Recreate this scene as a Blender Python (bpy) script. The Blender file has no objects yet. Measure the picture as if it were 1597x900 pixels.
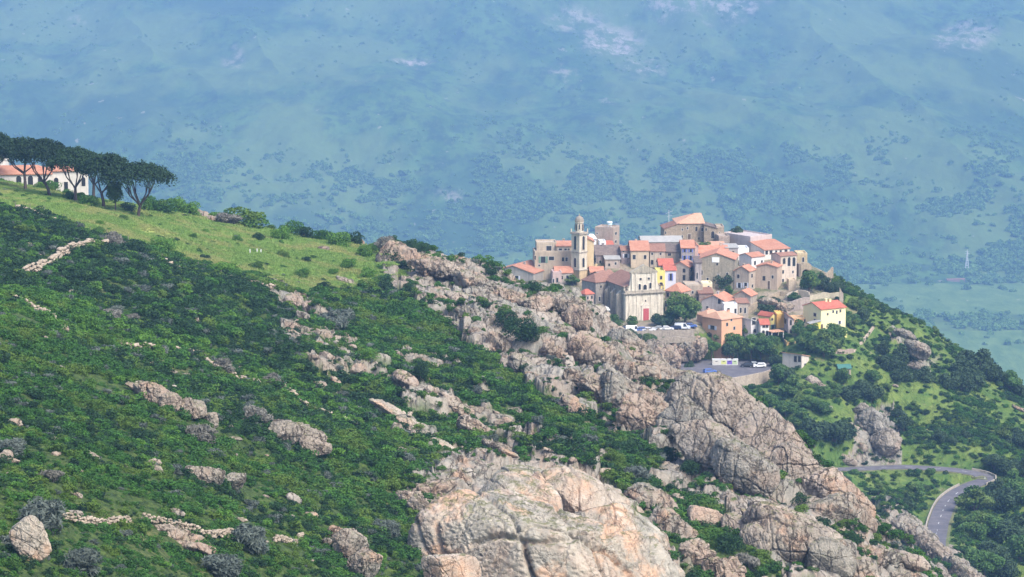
import bpy, bmesh, math, random
import numpy as np
from mathutils import Matrix, Vector
R = math.radians
rng = np.random.default_rng(7)
random.seed(7)
sc = bpy.context.scene
COL = sc.collection

# ------------------------------------------------------------------ camera, sky, sun, exposure
F = 5000.0                      # focal length in photo pixels (photo 1597 x 900)
PITCH = math.atan(750 / F)
cam_d = bpy.data.cameras.new('camera')
cam_d.sensor_width = 36.0
cam_d.lens = F / 1597 * 36.0
cam_d.clip_start = 1.0
cam_d.clip_end = 30000
cam = bpy.data.objects.new('camera', cam_d)
COL.objects.link(cam)
cam.rotation_euler = (math.pi / 2 - PITCH, 0, 0)
sc.camera = cam

SUN_DIR = Vector((0.60, -0.66, 1.05)).normalized()     # towards the sun
world = bpy.data.worlds.new('World')
sc.world = world
world.use_nodes = True
wn = world.node_tree.nodes
wl = world.node_tree.links
wn.clear()
wo = wn.new('ShaderNodeOutputWorld')
wb = wn.new('ShaderNodeBackground')
sk = wn.new('ShaderNodeTexSky')
sk.sky_type = 'NISHITA'
sk.sun_disc = False
sk.sun_elevation = math.asin(SUN_DIR.z)
sk.sun_rotation = math.atan2(SUN_DIR.x, SUN_DIR.y)
sk.air_density = 1.0
sk.dust_density = 2.5
wl.new(sk.outputs[0], wb.inputs[0])
wb.inputs[1].default_value = 0.15
wl.new(wb.outputs[0], wo.inputs[0])

sd = bpy.data.lights.new('sun', 'SUN')
sd.energy = 2.2
sd.angle = R(22)
sd.color = (1.0, 0.94, 0.84)
sun = bpy.data.objects.new('sun', sd)
COL.objects.link(sun)
sun.rotation_euler = (-SUN_DIR).to_track_quat('-Z', 'Y').to_euler()

sc.view_settings.view_transform = 'Standard'
sc.view_settings.look = 'None'
sc.view_settings.gamma = 1
sc.view_settings.use_curve_mapping = False
sc.view_settings.exposure = 1.06
sc.render.engine = 'CYCLES'
cy = sc.cycles
cy.max_bounces = 4
cy.diffuse_bounces = 2
cy.glossy_bounces = 1
cy.transmission_bounces = 2
cy.volume_bounces = 1
cy.transparent_max_bounces = 4
cy.use_denoising = True
cy.use_adaptive_sampling = False
HAZE_DENSITY = 0.00013
HAZE_COLOR = (0.245, 0.435, 0.80)

# ------------------------------------------------------------------ picture <-> world
CT, ST = math.cos(PITCH), math.sin(PITCH)


def ray(px, py):
    x = (px - 798.5) / F
    v = -(py - 450.0) / F
    return x, CT + v * ST, -ST + v * CT


def at(px, py, D):
    x, y, z = ray(px, py)
    return Vector((x * D / y, D, z * D / y))


def at_z(px, py, z0):
    x, y, z = ray(px, py)
    k = z0 / z
    return Vector((x * k, y * k, z0))


def project(x, y, z):
    f = y * CT - z * ST
    u = y * ST + z * CT
    return 798.5 + F * x / f, 450.0 - F * u / f


# ------------------------------------------------------------------ noise
def _h(ix, iy, iz, seed):
    h = (ix.astype(np.int64) * 374761393 + iy.astype(np.int64) * 668265263 + iz.astype(np.int64) * 2147483647 + seed * 974634777) & 0xFFFFFFFF
    h = ((h ^ (h >> 13)) * 1274126177) & 0xFFFFFFFF
    h = h ^ (h >> 16)
    return (h & 0xFFFFFF) / float(0xFFFFFF)


def vn2(x, y, seed=0):
    ix = np.floor(x); iy = np.floor(y)
    fx = x - ix; fy = y - iy
    fx = fx * fx * fx * (fx * (fx * 6 - 15) + 10); fy = fy * fy * fy * (fy * (fy * 6 - 15) + 10)
    z = np.zeros_like(ix)
    a = _h(ix, iy, z, seed); b = _h(ix + 1, iy, z, seed)
    c = _h(ix, iy + 1, z, seed); d = _h(ix + 1, iy + 1, z, seed)
    return ((a + (b - a) * fx) * (1 - fy) + (c + (d - c) * fx) * fy) * 2 - 1


def vn3(p, seed=0):
    i = np.floor(p); f = p - i
    f = f * f * (3 - 2 * f)
    out = 0
    for dx in (0, 1):
        wx = f[:, 0] if dx else 1 - f[:, 0]
        for dy in (0, 1):
            wy = f[:, 1] if dy else 1 - f[:, 1]
            for dz in (0, 1):
                wz = f[:, 2] if dz else 1 - f[:, 2]
                out = out + wx * wy * wz * _h(i[:, 0] + dx, i[:, 1] + dy, i[:, 2] + dz, seed)
    return out * 2 - 1


def fbm2(x, y, oct=4, seed=0, gain=.5):
    s = 0; a = 1; t = 0
    ca, sa = math.cos(.6), math.sin(.6)
    for k in range(oct):
        s = s + a * vn2(x, y, seed + k * 17); t += a
        x, y = (x * ca - y * sa) * 2.03 + 5.3, (x * sa + y * ca) * 2.03 + 1.7
        a *= gain
    return s / t


def fbm3(p, oct=4, seed=0, gain=.5):
    s = 0; a = 1; t = 0
    for k in range(oct):
        s = s + a * vn3(p, seed + k * 13); t += a
        p = p[:, [1, 2, 0]] * 2.03 + 3.1
        a *= gain
    return s / t


def worley2(x, y, seed=0):
    ix = np.floor(x); iy = np.floor(y)
    z = np.zeros_like(ix)
    f1 = np.full(x.shape, 9.0); f2 = np.full(x.shape, 9.0); idv = np.zeros(x.shape)
    for dx in (-1, 0, 1):
        for dy in (-1, 0, 1):
            cx = ix + dx; cyy = iy + dy
            jx = _h(cx, cyy, z, seed); jy = _h(cx, cyy, z + 1, seed); v = _h(cx, cyy, z + 2, seed)
            d = np.hypot(cx + jx - x, cyy + jy - y)
            n1 = d < f1
            f2 = np.where(n1, f1, np.minimum(f2, d))
            idv = np.where(n1, v, idv)
            f1 = np.where(n1, d, f1)
    return f1, f2, idv


def worley3(p, seed=0):
    i = np.floor(p)
    f1 = np.full(len(p), 9.0); f2 = np.full(len(p), 9.0); idv = np.zeros(len(p))
    for dx in (-1, 0, 1):
        for dy in (-1, 0, 1):
            for dz in (-1, 0, 1):
                c = i + np.array([dx, dy, dz])
                j = np.stack([_h(c[:, 0], c[:, 1], c[:, 2], seed + q) for q in (1, 2, 3)], 1)
                v = _h(c[:, 0], c[:, 1], c[:, 2], seed + 9)
                d = np.linalg.norm(c + j - p, axis=1)
                n1 = d < f1
                f2 = np.where(n1, f1, np.minimum(f2, d))
                idv = np.where(n1, v, idv)
                f1 = np.where(n1, d, f1)
    return f1, f2, idv


def inpoly(px, py, poly):
    px = np.asarray(px, float); py = np.asarray(py, float)
    r = np.zeros(px.shape, bool)
    n = len(poly)
    for k in range(n):
        x1, y1 = poly[k]; x2, y2 = poly[(k + 1) % n]
        if y1 == y2: continue
        c = ((y1 > py) != (y2 > py)) & (px < (x2 - x1) * (py - y1) / (y2 - y1) + x1)
        r ^= c
    return r


def ss(a, b, x):
    t = np.clip((x - a) / (b - a), 0, 1)
    return t * t * (3 - 2 * t)


# ------------------------------------------------------------------ terrain
def Dh(y): return 1018 + (505 - y) * 0.55


CP = []
def cps(px, *yd):
    for y, d in yd: CP.append((px, y, d))
for p, dz in ((-350, -20), (-150, -12)):
    cps(p, (900 + dz, 285), (760 + dz, 330), (600 + dz, 400), (480 + dz, 480), (400 + dz, 560), (330 + dz, 640), (280 + dz, 720), (270 + dz, 760), (330, 850), (600, 1050))
cps(0, (1100, 250), (900, 300), (760, 345), (600, 420), (480, 500), (400, 580), (330, 660), (292, 725), (282, 765), (320, 850), (600, 1050))
cps(200, (1100, 270), (900, 325), (760, 375), (600, 450), (480, 530), (420, 590), (340, 680), (326, 712), (335, 770), (520, 950))
cps(400, (1150, 290), (900, 360), (760, 420), (600, 510), (500, 590), (430, 650), (372, 710), (356, 735), (400, 800), (600, 950))
cps(600, (1200, 310), (900, 400), (760, 460), (640, 530), (520, 620), (450, 670), (400, 706), (388, 722), (460, 790), (680, 930))
cps(750, (1250, 330), (900, 430), (780, 470), (680, 530), (560, 610), (480, 660), (428, 692), (419, 702), (500, 750), (720, 880))
cps(900, (1250, 340), (900, 445), (800, 475), (700, 520), (600, 580), (520, 640), (470, 670), (460, 680), (560, 730), (740, 850))
cps(1050, (1250, 345), (900, 455), (780, 500), (680, 550), (600, 612), (700, 660), (860, 760))
cps(1180, (1250, 350), (900, 465), (800, 500), (700, 540), (646, 572), (800, 620), (930, 730))
cps(1260, (1250, 360), (900, 470), (800, 510), (706, 546), (880, 600), (990, 720))
cps(1360, (1250, 370), (920, 485), (845, 512), (1000, 570), (1040, 690))
cps(1450, (1250, 380), (925, 498), (1050, 560), (1040, 690))
cps(1597, (1250, 400), (1040, 490), (1100, 560), (1080, 680))
cps(1850, (1350, 400), (1200, 480), (1250, 560), (1200, 680))
cps(820, (453, 690), (540, 745))
cps(780, (440, 692))
# village hill
for px, y in ((830, 458), (870, 470), (900, 492), (900, 445), (950, 500), (950, 460), (950, 420), (960, 390), (1000, 500), (1000, 450), (1000, 400),
              (1060, 500), (1060, 450), (1060, 400), (1085, 380), (1120, 500), (1120, 450), (1120, 400), (1180, 500), (1180, 450), (1180, 400),
              (1230, 500), (1230, 460), (1240, 415), (1290, 485), (1290, 450)):
    CP.append((px, y, Dh(y)))
cps(790, (458, 1048), (450, 1075), (520, 1120), (800, 1300))
cps(830, (436, 1068), (480, 1120), (800, 1300))
cps(950, (386, 1095), (450, 1160), (800, 1330))
cps(1085, (376, 1100), (440, 1160), (800, 1350))
cps(1200, (388, 1090), (450, 1150), (820, 1350))
cps(960, (520, 1006), (600, 980), (700, 940))
cps(1020, (518, 1006), (590, 984), (640, 955))
cps(1080, (517, 1005), (568, 1001), (628, 962), (700, 930))
cps(1140, (538, 1007), (566, 1002), (602, 972), (645, 955), (700, 920))
cps(1225, (548, 1000), (575, 990), (602, 978))
cps(1205, (535, 1006), (556, 1000), (594, 984), (640, 956), (720, 910))
cps(1250, (560, 988), (600, 972), (660, 950), (730, 925), (850, 860))
cps(1300, (432, 1076), (520, 1010), (560, 992), (600, 978), (660, 958), (722, 938), (735, 930), (800, 890), (900, 820))
cps(1345, (464, 1064), (560, 1150), (820, 1350))
cps(1415, (496, 1060), (580, 1140))
cps(1470, (540, 1055))
cps(1390, (488, 1060), (520, 1040), (560, 1020), (640, 985), (720, 953), (740, 944), (785, 895), (800, 850), (860, 800))
cps(1440, (508, 1058), (580, 1140), (850, 1350), (600, 1002), (680, 968), (725, 952), (745, 942), (790, 915), (830, 880), (850, 840), (880, 800))
cps(1500, (566, 1052), (620, 1130), (860, 1330), (620, 1000), (700, 962), (745, 944), (800, 905), (850, 875), (890, 830), (940, 790))
cps(1560, (586, 1045), (660, 1120), (880, 1320), (640, 1005), (700, 965), (740, 948), (830, 892), (900, 850), (960, 800))
cps(1650, (640, 1038), (720, 1120), (900, 1300), (700, 980), (780, 930), (900, 855), (1000, 800))
cps(1850, (760, 1020), (850, 1120), (1000, 1300), (830, 940), (1000, 850), (1200, 760))
FAR = 1.45
for px in (-350, -50, 250, 550, 850, 1150, 1400, 1597, 1850):
    w = 25 * math.sin(px * .011)
    w = 25 * math.sin(px * .011)
    cps(px, (1567, 1500), *[(y_, d_ * FAR) for y_, d_ in ((938, 2200), (580, 3000), (487, 3400), (432, 3750), (350 + w * .4, 4050), (260 + w * .5, 4420), (160 + w * .6, 4900), (60 + w * .5, 5500),
        (-60 + w * .3, 6250), (-220, 7300), (-330, 8600))])
for px in (-350, 150, 600):
    cps(px, (950, 1250))
# platform of the parking lot
LOTZ = at(1130, 566, 1000).z
LOT = [(1028, 596), (1040, 572), (1062, 563), (1100, 560), (1150, 559.5), (1195, 561), (1207, 564), (1211, 569), (1207, 575), (1190, 580.5), (1165, 585.5), (1140, 590), (1115, 596), (1085, 602)]
LOTW = [(at_z(x_, y_, LOTZ).x, at_z(x_, y_, LOTZ).y) for x_, y_ in LOT]
CPa = np.array(CP, float)
_x = (CPa[:, 0] - 798.5) / F
_v = -(CPa[:, 1] - 450) / F
_y = CT + _v * ST
CU = _x / _y * F / 250.0
CD = np.log(CPa[:, 2]) * 20.0
CT_ = (-ST + _v * CT) / _y
def _ker(du, dd): return np.sqrt(du * du + dd * dd + 0.02)
_n = len(CPa)
_A = np.zeros((_n + 3, _n + 3))
_A[:_n, :_n] = _ker(CU[:, None] - CU[None], CD[:, None] - CD[None]) + np.eye(_n) * -0.02
_A[:_n, _n] = 1; _A[:_n, _n + 1] = CU; _A[:_n, _n + 2] = CD
_A[_n:, :_n] = _A[:_n, _n:].T
_W = np.linalg.solve(_A, np.concatenate([CT_, np.zeros(3)]))


def terrain(x, y):
    """smooth ground height (no noise) at world x, y (arrays)"""
    x = np.asarray(x, float); y = np.asarray(y, float)
    sh = x.shape
    x = x.ravel(); y = y.ravel()
    yy = np.clip(y, 262, 12470)
    u = np.clip(x / yy * F / 250.0, -4.7, 4.4)
    d = np.log(yy) * 20.0
    out = np.empty(len(x))
    for s in range(0, len(x), 60000):
        e = s + 60000
        K = _ker(u[s:e, None] - CU[None], d[s:e, None] - CD[None])
        out[s:e] = K @ _W[:_n] + _W[_n] + _W[_n + 1] * u[s:e] + _W[_n + 2] * d[s:e]
    z = out * yy
    near = np.clip((y - 0) / 262.0, 0, 1)
    z = np.where(y < 262, -2.0 + (z + 2.0) * near ** .8, z)
    return z.reshape(sh)


def hit(px, py, lo=260, hi=1120):
    D = np.arange(lo, hi, 0.5)
    x, y, z = ray(px, py)
    tz = terrain(x / y * D, D)
    below = (z / y * D) < tz
    k = np.argmax(below)
    if not below[k]:
        k = int(np.argmin(np.abs(z / y * D - tz)))
    return at(px, py, float(D[k]))


RIDGE = [(600, 383), (700, 398), (830, 436), (905, 445), (1050, 590), (1260, 700), (1365, 830), (1470, 925), (1230, 925), (1180, 850), (1120, 800), (1040, 745),
         (1000, 690), (890, 645), (800, 585), (700, 520), (640, 462), (600, 440)]
MIXED = [(390, 440), (480, 455), (560, 540), (690, 560), (800, 640), (860, 720), (760, 745), (600, 690), (560, 630), (480, 560), (420, 500)]
LOWROCK = [(860, 745), (1000, 700), (1120, 800), (1230, 925), (1040, 925), (1010, 860)]
DOME = [(640, 760), (720, 715), (830, 705), (930, 745), (1010, 810), (1060, 925), (690, 925)]
MEADOW = [(-200, 240), (-200, 300), (0, 324), (100, 346), (160, 372), (230, 398), (320, 418), (420, 440), (500, 458), (560, 440), (640, 425), (620, 385), (560, 362), (450, 335), (300, 315), (200, 300), (80, 270)]
SLOPE2 = [(1365, 780), (1400, 790), (1460, 835), (1540, 925), (1440, 925), (1380, 850)]


def zones(x, y, z):
    """rock, meadow, dirt, village, slope masks for ground at world positions"""
    px, py = project(x, y, z)
    nz = fbm2(x * .09, y * .09, 3, 5)
    jx = px + nz * 22; jy = py + fbm2(x * .09 + 40, y * .09, 3, 6) * 16
    fg = y < 790
    rock = (inpoly(jx, jy, RIDGE) | inpoly(jx, jy, DOME)).astype(float) * fg
    mix = (inpoly(jx, jy, MIXED) | inpoly(jx, jy, LOWROCK)) & fg
    rock = np.maximum(rock, mix * ss(.04, .24, fbm2(x * .12, y * .12, 3, 9) - .12 * inpoly(jx, jy, LOWROCK)) * .9)
    rock = np.where(inpoly(jx, jy, SLOPE2) & (y > 740) & (y < 900), 1.0, rock)
    rock = np.where((y > 960) & (y < 1006) & (px > 930) & (px < 1095) & (py > 520), 1.0, rock)
    hr = np.hypot((jx - 1370) / 38, (jy - 680) / 50)
    rock = np.where((y > 900) & (y < 1010) & (hr < 1), 1.0, rock)
    rock = np.where((y > 960) & (y < 1075) & inpoly(jx, jy, [(1390, 492), (1440, 513), (1475, 560), (1440, 600), (1400, 560)]), np.maximum(rock, ss(.0, .3, nz)), rock)
    mead = (inpoly(jx, jy, MEADOW) & fg).astype(float)
    dirt = np.clip(fbm2(x * .05, y * .07, 4, 31) * 2 - .6, 0, 1) * fg
    vill = ((y >= 990) & (y < 1110) & (px > 760) & (px < 1300) & (py < 520)).astype(float)
    slope = ((y >= 790) & (y < 1200)).astype(float) * (1 - vill)
    return px, py, rock, mead, dirt, vill, slope


def joints(x, y):
    """edge distance and block id of three sizes of rock block, drawn out along the strike of the ridge"""
    c, s_ = math.cos(.5), math.sin(.5)
    u = x * c + y * s_; v = -x * s_ + y * c
    w = fbm2(x * .15, y * .15, 2, 70)
    a1, a2, ia = worley2(u * .075 + w * .35, v * .12, 4)
    b1, b2, ib = worley2(u * .2 + w * .3, v * .28, 8)
    c1, c2, ic = worley2(x * .55, y * .55 + w, 9)
    return a2 - a1, ia, b2 - b1, ib, c2 - c1, ic


def relief(x, y, z):
    px, py, rock, mead, dirt, vill, slope = zones(x, y, z)
    n = fbm2(x * .040, y * .040, 4, 1) * 2.3
    n = n + fbm2(x * .5, y * .5, 2, 3) * .18
    e1, i1, e2, i2, e3, i3 = joints(x, y)
    rk = (i1 - .35) * 4.4 + (i2 - .5) * 1.7 + (i3 - .5) * .35 - ss(.14, .0, e1) * 2.4 - ss(.13, .0, e2) * 1.0 - ss(.15, 0, e3) * .2 + fbm2(x * .9, y * .9, 3, 12) * .3
    amp = np.where(vill > 0, .25, 1.0) * np.where((y > 945) & (y < 1010) & (px > 1030) & (px < 1225), .15, 1.0)
    fade = ss(262, 300, y)
    z2 = z + (n * (1 - mead * .6) + rk * rock) * amp * fade
    return z2, (px, py, rock, mead, dirt, vill, slope)


def smooth_path(pts, step=2.0):
    P_ = [Vector(p) for p in pts]; out = []
    for i in range(len(P_) - 1):
        a = P_[max(i - 1, 0)]; b = P_[i]; c = P_[i + 1]; d = P_[min(i + 2, len(P_) - 1)]
        k = max(2, int((c - b).length / step))
        for j in range(k):
            t_ = j / k
            out.append(.5 * ((2 * b) + (c - a) * t_ + (2 * a - 5 * b + 4 * c - d) * t_ * t_ + (3 * b - a - 3 * c + d) * t_ ** 3))
    out.append(P_[-1]); return out


RD = [(1235, 734), (1290, 733), (1340, 731), (1400, 729), (1455, 730), (1500, 734), (1530, 741), (1536, 749), (1516, 757), (1494, 768), (1478, 784), (1468, 802), (1462, 826), (1458, 850), (1462, 880)]
ctr = smooth_path([hit(x, y, 780, 1010) for x, y in RD], 2.0)
for _ in range(8):
    zz = [p.z for p in ctr]
    for i in range(1, len(ctr) - 1): ctr[i].z = (zz[i - 1] + zz[i] + zz[i + 1]) / 3
RX = np.array([(p.x, p.y, p.z) for p in ctr])
def bed(x, y, z):
    """level the ground under the road"""
    q = np.where((y > RX[:, 1].min() - 15) & (y < RX[:, 1].max() + 15) & (x > RX[:, 0].min() - 15) & (x < RX[:, 0].max() + 15))[0]
    if not len(q): return z
    D2 = (x[q, None] - RX[None, ::2, 0]) ** 2 + (y[q, None] - RX[None, ::2, 1]) ** 2
    k = D2.argmin(1); d = np.sqrt(D2[np.arange(len(q)), k])
    w = ss(11, 5.2, d)
    z = z.copy(); z[q] = z[q] * (1 - w) + (RX[::2, 2][k] - .25) * w
    return z


# ------------------------------------------------------------------ mesh helpers
def link(o, parent=None):
    COL.objects.link(o)
    if parent is not None: o.parent = parent
    return o


def np_mesh(name, verts, faces, mats, smooth=False, matidx=None):
    verts = np.asarray(verts, np.float32); faces = np.asarray(faces, np.int32)
    me = bpy.data.meshes.new(name)
    me.vertices.add(len(verts)); me.vertices.foreach_set('co', verts.ravel())
    k = faces.shape[1]
    me.loops.add(faces.size); me.loops.foreach_set('vertex_index', faces.ravel())
    me.polygons.add(len(faces))
    me.polygons.foreach_set('loop_start', np.arange(0, faces.size, k, dtype=np.int32))
    me.polygons.foreach_set('loop_total', np.full(len(faces), k, np.int32))
    if smooth: me.polygons.foreach_set('use_smooth', np.ones(len(faces), bool))
    if matidx is not None: me.polygons.foreach_set('material_index', np.asarray(matidx, np.int32))
    for m in (mats if isinstance(mats, (list, tuple)) else [mats]): me.materials.append(m)
    me.update(calc_edges=True)
    return me


def obj(name, me, parent=None, loc=None, rz=None):
    o = bpy.data.objects.new(name, me)
    if loc is not None: o.location = loc
    if rz is not None: o.rotation_euler = (0, 0, rz)
    return link(o, parent)


def empty(name, loc, rz=0.0):
    o = bpy.data.objects.new(name, None)
    o.empty_display_size = 1
    o.location = loc; o.rotation_euler = (0, 0, rz)
    return link(o)


def tag(o, label, cat, group=None):
    o['label'] = label; o['category'] = cat; o['kind'] = 'thing'
    if group: o['group'] = group
    return o


class MB:
    """collects boxes, slabs and tubes; built as ONE mesh"""
    def __init__(s): s.v = []; s.f = []

    def poly(s, pts, faces):
        b = len(s.v); s.v += [tuple(p) for p in pts]; s.f += [tuple(b + i for i in f) for f in faces]; return s

    def box(s, x0, x1, y0, y1, z0, z1):
        return s.poly([(x0, y0, z0), (x1, y0, z0), (x1, y1, z0), (x0, y1, z0), (x0, y0, z1), (x1, y0, z1), (x1, y1, z1), (x0, y1, z1)],
                      [(0, 3, 2, 1), (4, 5, 6, 7), (0, 1, 5, 4), (1, 2, 6, 5), (2, 3, 7, 6), (3, 0, 4, 7)])

    def prism(s, pts, d):
        """closed solid: polygon pts (3d) pushed along vector d"""
        n = len(pts); q = [(p[0] + d[0], p[1] + d[1], p[2] + d[2]) for p in pts]
        return s.poly(list(pts) + q, [tuple(range(n))[::-1], tuple(range(n, 2 * n))] + [(i, (i + 1) % n, n + (i + 1) % n, n + i) for i in range(n)])

    def tube(s, pts, rad, n=7):
        pts = [Vector(p) for p in pts]; b0 = None
        for i, p in enumerate(pts):
            d = (pts[min(i + 1, len(pts) - 1)] - pts[max(i - 1, 0)]).normalized()
            a = d.orthogonal().normalized() if abs(d.z) < .95 else Vector((1, 0, 0))
            a = (a - d * a.dot(d)).normalized()
            if b0 is not None: a = (b0 - d * b0.dot(d)).normalized()
            b0 = a
            c = d.cross(a)
            r = rad[i] if isinstance(rad, (list, tuple)) else rad
            k = len(s.v)
            for j in range(n):
                t = 2 * math.pi * j / n
                s.v.append(tuple(p + (a * math.cos(t) + c * math.sin(t)) * r))
            if i:
                for j in range(n): s.f.append((k - n + j, k - n + (j + 1) % n, k + (j + 1) % n, k + j))
            else: s.f.append(tuple(k + j for j in range(n))[::-1])
        s.f.append(tuple(len(s.v) - n + j for j in range(n)))
        return s

    def lathe(s, prof, n=12, c=(0, 0)):
        k = len(s.v)
        for r, z in prof:
            for j in range(n):
                t = 2 * math.pi * j / n + math.pi / n
                s.v.append((c[0] + r * math.cos(t), c[1] + r * math.sin(t), z))
        for i in range(len(prof) - 1):
            for j in range(n): s.f.append((k + i * n + j, k + i * n + (j + 1) % n, k + (i + 1) * n + (j + 1) % n, k + (i + 1) * n + j))
        s.f.append(tuple(k + j for j in range(n))[::-1]); s.f.append(tuple(k + (len(prof) - 1) * n + j for j in range(n)))
        return s

    def mesh(s, name, m, smooth=False):
        me = bpy.data.meshes.new(name); me.from_pydata(s.v, [], s.f)
        me.materials.append(m)
        if smooth: me.polygons.foreach_set('use_smooth', [True] * len(me.polygons))
        me.update(); return me

    def build(s, name, m, parent=None, smooth=False, loc=None, rz=None):
        return obj(name, s.mesh(name, m, smooth), parent, loc, rz)


# ------------------------------------------------------------------ materials
class NT:
    def __init__(s, name, rough=.9, spec=.2):
        s.m = bpy.data.materials.new(name); s.m.use_nodes = True
        s.t = s.m.node_tree; s.n = s.t.nodes; s.l = s.t.links
        s.n.clear()
        s.out = s.n.new('ShaderNodeOutputMaterial'); s.b = s.n.new('ShaderNodeBsdfPrincipled')
        s.l.new(s.b.outputs[0], s.out.inputs[0])
        s.b.inputs['Roughness'].default_value = rough
        s.b.inputs['Specular IOR Level'].default_value = spec
        g = s.n.new('ShaderNodeNewGeometry'); s.pos = g.outputs['Position']; s.nor = g.outputs['Normal']

    def _in(s, sock, v):
        if v is None: return
        if hasattr(v, 'links') or isinstance(v, bpy.types.NodeSocket): s.l.new(v, sock)
        else:
            if sock.type == 'RGBA' and len(v) == 3: v = (*v, 1)
            sock.default_value = v

    def objpos(s):
        return s.n.new('ShaderNodeTexCoord').outputs['Object']

    def scale(s, v, xyz, rot=None):
        m = s.n.new('ShaderNodeMapping'); s.l.new(v, m.inputs[0]); m.inputs['Scale'].default_value = xyz
        if rot: m.inputs['Rotation'].default_value = rot
        return m.outputs[0]

    def noise(s, scale, det=4, rough=.6, v=None, dist=0, col=False):
        n = s.n.new('ShaderNodeTexNoise'); s.l.new(v or s.pos, n.inputs['Vector'])
        n.inputs['Scale'].default_value = scale; n.inputs['Detail'].default_value = det
        n.inputs['Roughness'].default_value = rough; n.inputs['Distortion'].default_value = dist
        return n.outputs['Color' if col else 'Fac']

    def voro(s, scale, feat='F1', v=None, out='Distance', rnd=1):
        n = s.n.new('ShaderNodeTexVoronoi'); n.feature = feat; s.l.new(v or s.pos, n.inputs['Vector'])
        n.inputs['Scale'].default_value = scale; n.inputs['Randomness'].default_value = rnd
        return n.outputs[out]

    def ramp(s, fac, a, b, lo=0., hi=1.):
        n = s.n.new('ShaderNodeMapRange'); n.interpolation_type = 'SMOOTHSTEP'
        s._in(n.inputs[0], fac); n.inputs[1].default_value = a; n.inputs[2].default_value = b
        n.inputs[3].default_value = lo; n.inputs[4].default_value = hi
        return n.outputs[0]

    def mix(s, f, a, b, mode='MIX'):
        n = s.n.new('ShaderNodeMix'); n.data_type = 'RGBA'; n.blend_type = mode
        s._in(n.inputs[0], f); s._in(n.inputs[6], a); s._in(n.inputs[7], b)
        return n.outputs[2]

    def math(s, op, a, b=None):
        n = s.n.new('ShaderNodeMath'); n.operation = op; s._in(n.inputs[0], a); s._in(n.inputs[1], b); return n.outputs[0]

    def attr(s, name):
        n = s.n.new('ShaderNodeAttribute'); n.attribute_name = name; return n

    def rand(s): return s.n.new('ShaderNodeObjectInfo').outputs['Random']

    def color(s, c): s._in(s.b.inputs['Base Color'], c)

    def bump(s, h, strength=.5, dist=.3, prev=None):
        n = s.n.new('ShaderNodeBump'); s._in(n.inputs['Height'], h)
        n.inputs['Strength'].default_value = strength; n.inputs['Distance'].default_value = dist
        if prev is not None: s.l.new(prev, n.inputs['Normal'])
        s.l.new(n.outputs[0], s.b.inputs['Normal']); return n.outputs[0]


def granite(t, joint=.62, grey=.0, light=1.0, coarse=1.0):
    """pink-grey granite colour with lichen, water streaks and broken joints; returns colour and height sockets"""
    big = t.noise(.06, 4, .6); mid = t.noise(.35, 5, .65); fine = t.noise(2.2, 4, .7)
    fall = t.scale(t.pos, (1.2, .5, .28), (0, R(-28), 0))            # stretched down the fall line
    streak = t.noise(.75 * coarse, 6, .62, v=fall, dist=.5)
    c = t.mix(t.ramp(mid, .36, .64), (.30, .205, .15), (.37, .31, .25))
    c = t.mix(t.ramp(big, .42, .56), c, t.mix(t.ramp(mid, .4, .6), (.20, .19, .16), (.31, .285, .24)))
    c = t.mix(t.ramp(t.noise(.13, 4, .65, v=t.scale(t.pos, (1, 1, 1), (1, 2, 3))), .52, .66, 0, .9), c, (.43, .265, .17))
    c = t.mix(t.ramp(t.noise(.11, 4, .65, v=t.scale(t.pos, (1, 1, .6), (3, 1, 2))), .56, .66, 0, .75), c, (.52, .46, .40))
    if grey: c = t.mix(grey, c, (.29, .285, .26))
    if light != 1: c = t.mix(1, c, (light, light, light * .985), 'MULTIPLY')
    c = t.mix(t.ramp(streak, .55, .70, 0, .7), c, (.13, .12, .10))
    c = t.mix(t.ramp(t.noise(1.1, 6, .75), .56, .66, 0, .6), c, (.185, .19, .135))
    c = t.mix(t.ramp(fine, .42, .75, .0, .45), c, (.46, .40, .34))
    wv = t.mix(.5, t.pos, t.mix(1, t.noise(.5, 4, .65, col=True), (5, 5, 5), 'MULTIPLY'), 'ADD')
    cr1 = t.voro(.13, 'DISTANCE_TO_EDGE', v=t.scale(wv, (1.5, 1.1, .5), (.2, R(-30), 0)))
    cr2 = t.voro(.45, 'DISTANCE_TO_EDGE', v=t.scale(wv, (1.6, 1.0, .45), (-.1, R(-22), .3)))
    brk = t.ramp(t.noise(.22, 3, .6), .44, .56)                       # joints come and go
    k1 = t.ramp(cr1, 0, .022); k2 = t.math('MAXIMUM', t.ramp(cr2, 0, .05), brk)
    crack = t.math('MULTIPLY', k1, k2)
    c = t.mix(t.ramp(crack, 1, 0, 0, joint), c, (.055, .045, .035))
    h = t.math('ADD', t.math('MULTIPLY', crack, joint * 1.1), t.math('ADD', t.math('MULTIPLY', mid, .9), t.math('MULTIPLY', fine, .3)))
    h = t.math('ADD', h, t.math('MULTIPLY', streak, .6))
    return c, h


def m_granite(name='granite', **kw):
    t = NT(name, .92)
    c, h = granite(t, **kw)
    c = t.mix(t.ramp(t.rand(), 0, 1, 0, .30), c, (.40, .29, .22))
    # moss and grass caught on ledges that face up
    up = t.n.new('ShaderNodeSeparateXYZ'); t.l.new(t.nor, up.inputs[0])
    led = t.math('MULTIPLY', t.ramp(up.outputs[2], .68, .92), t.ramp(t.noise(.5, 4, .7), .47, .58))
    c = t.mix(t.math('MULTIPLY', led, .75), c, (.12, .13, .045))
    t.color(c); t.bump(h, .8 if kw.get('coarse', 1) < 1 else 1.0, .7)
    return t.m


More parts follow.
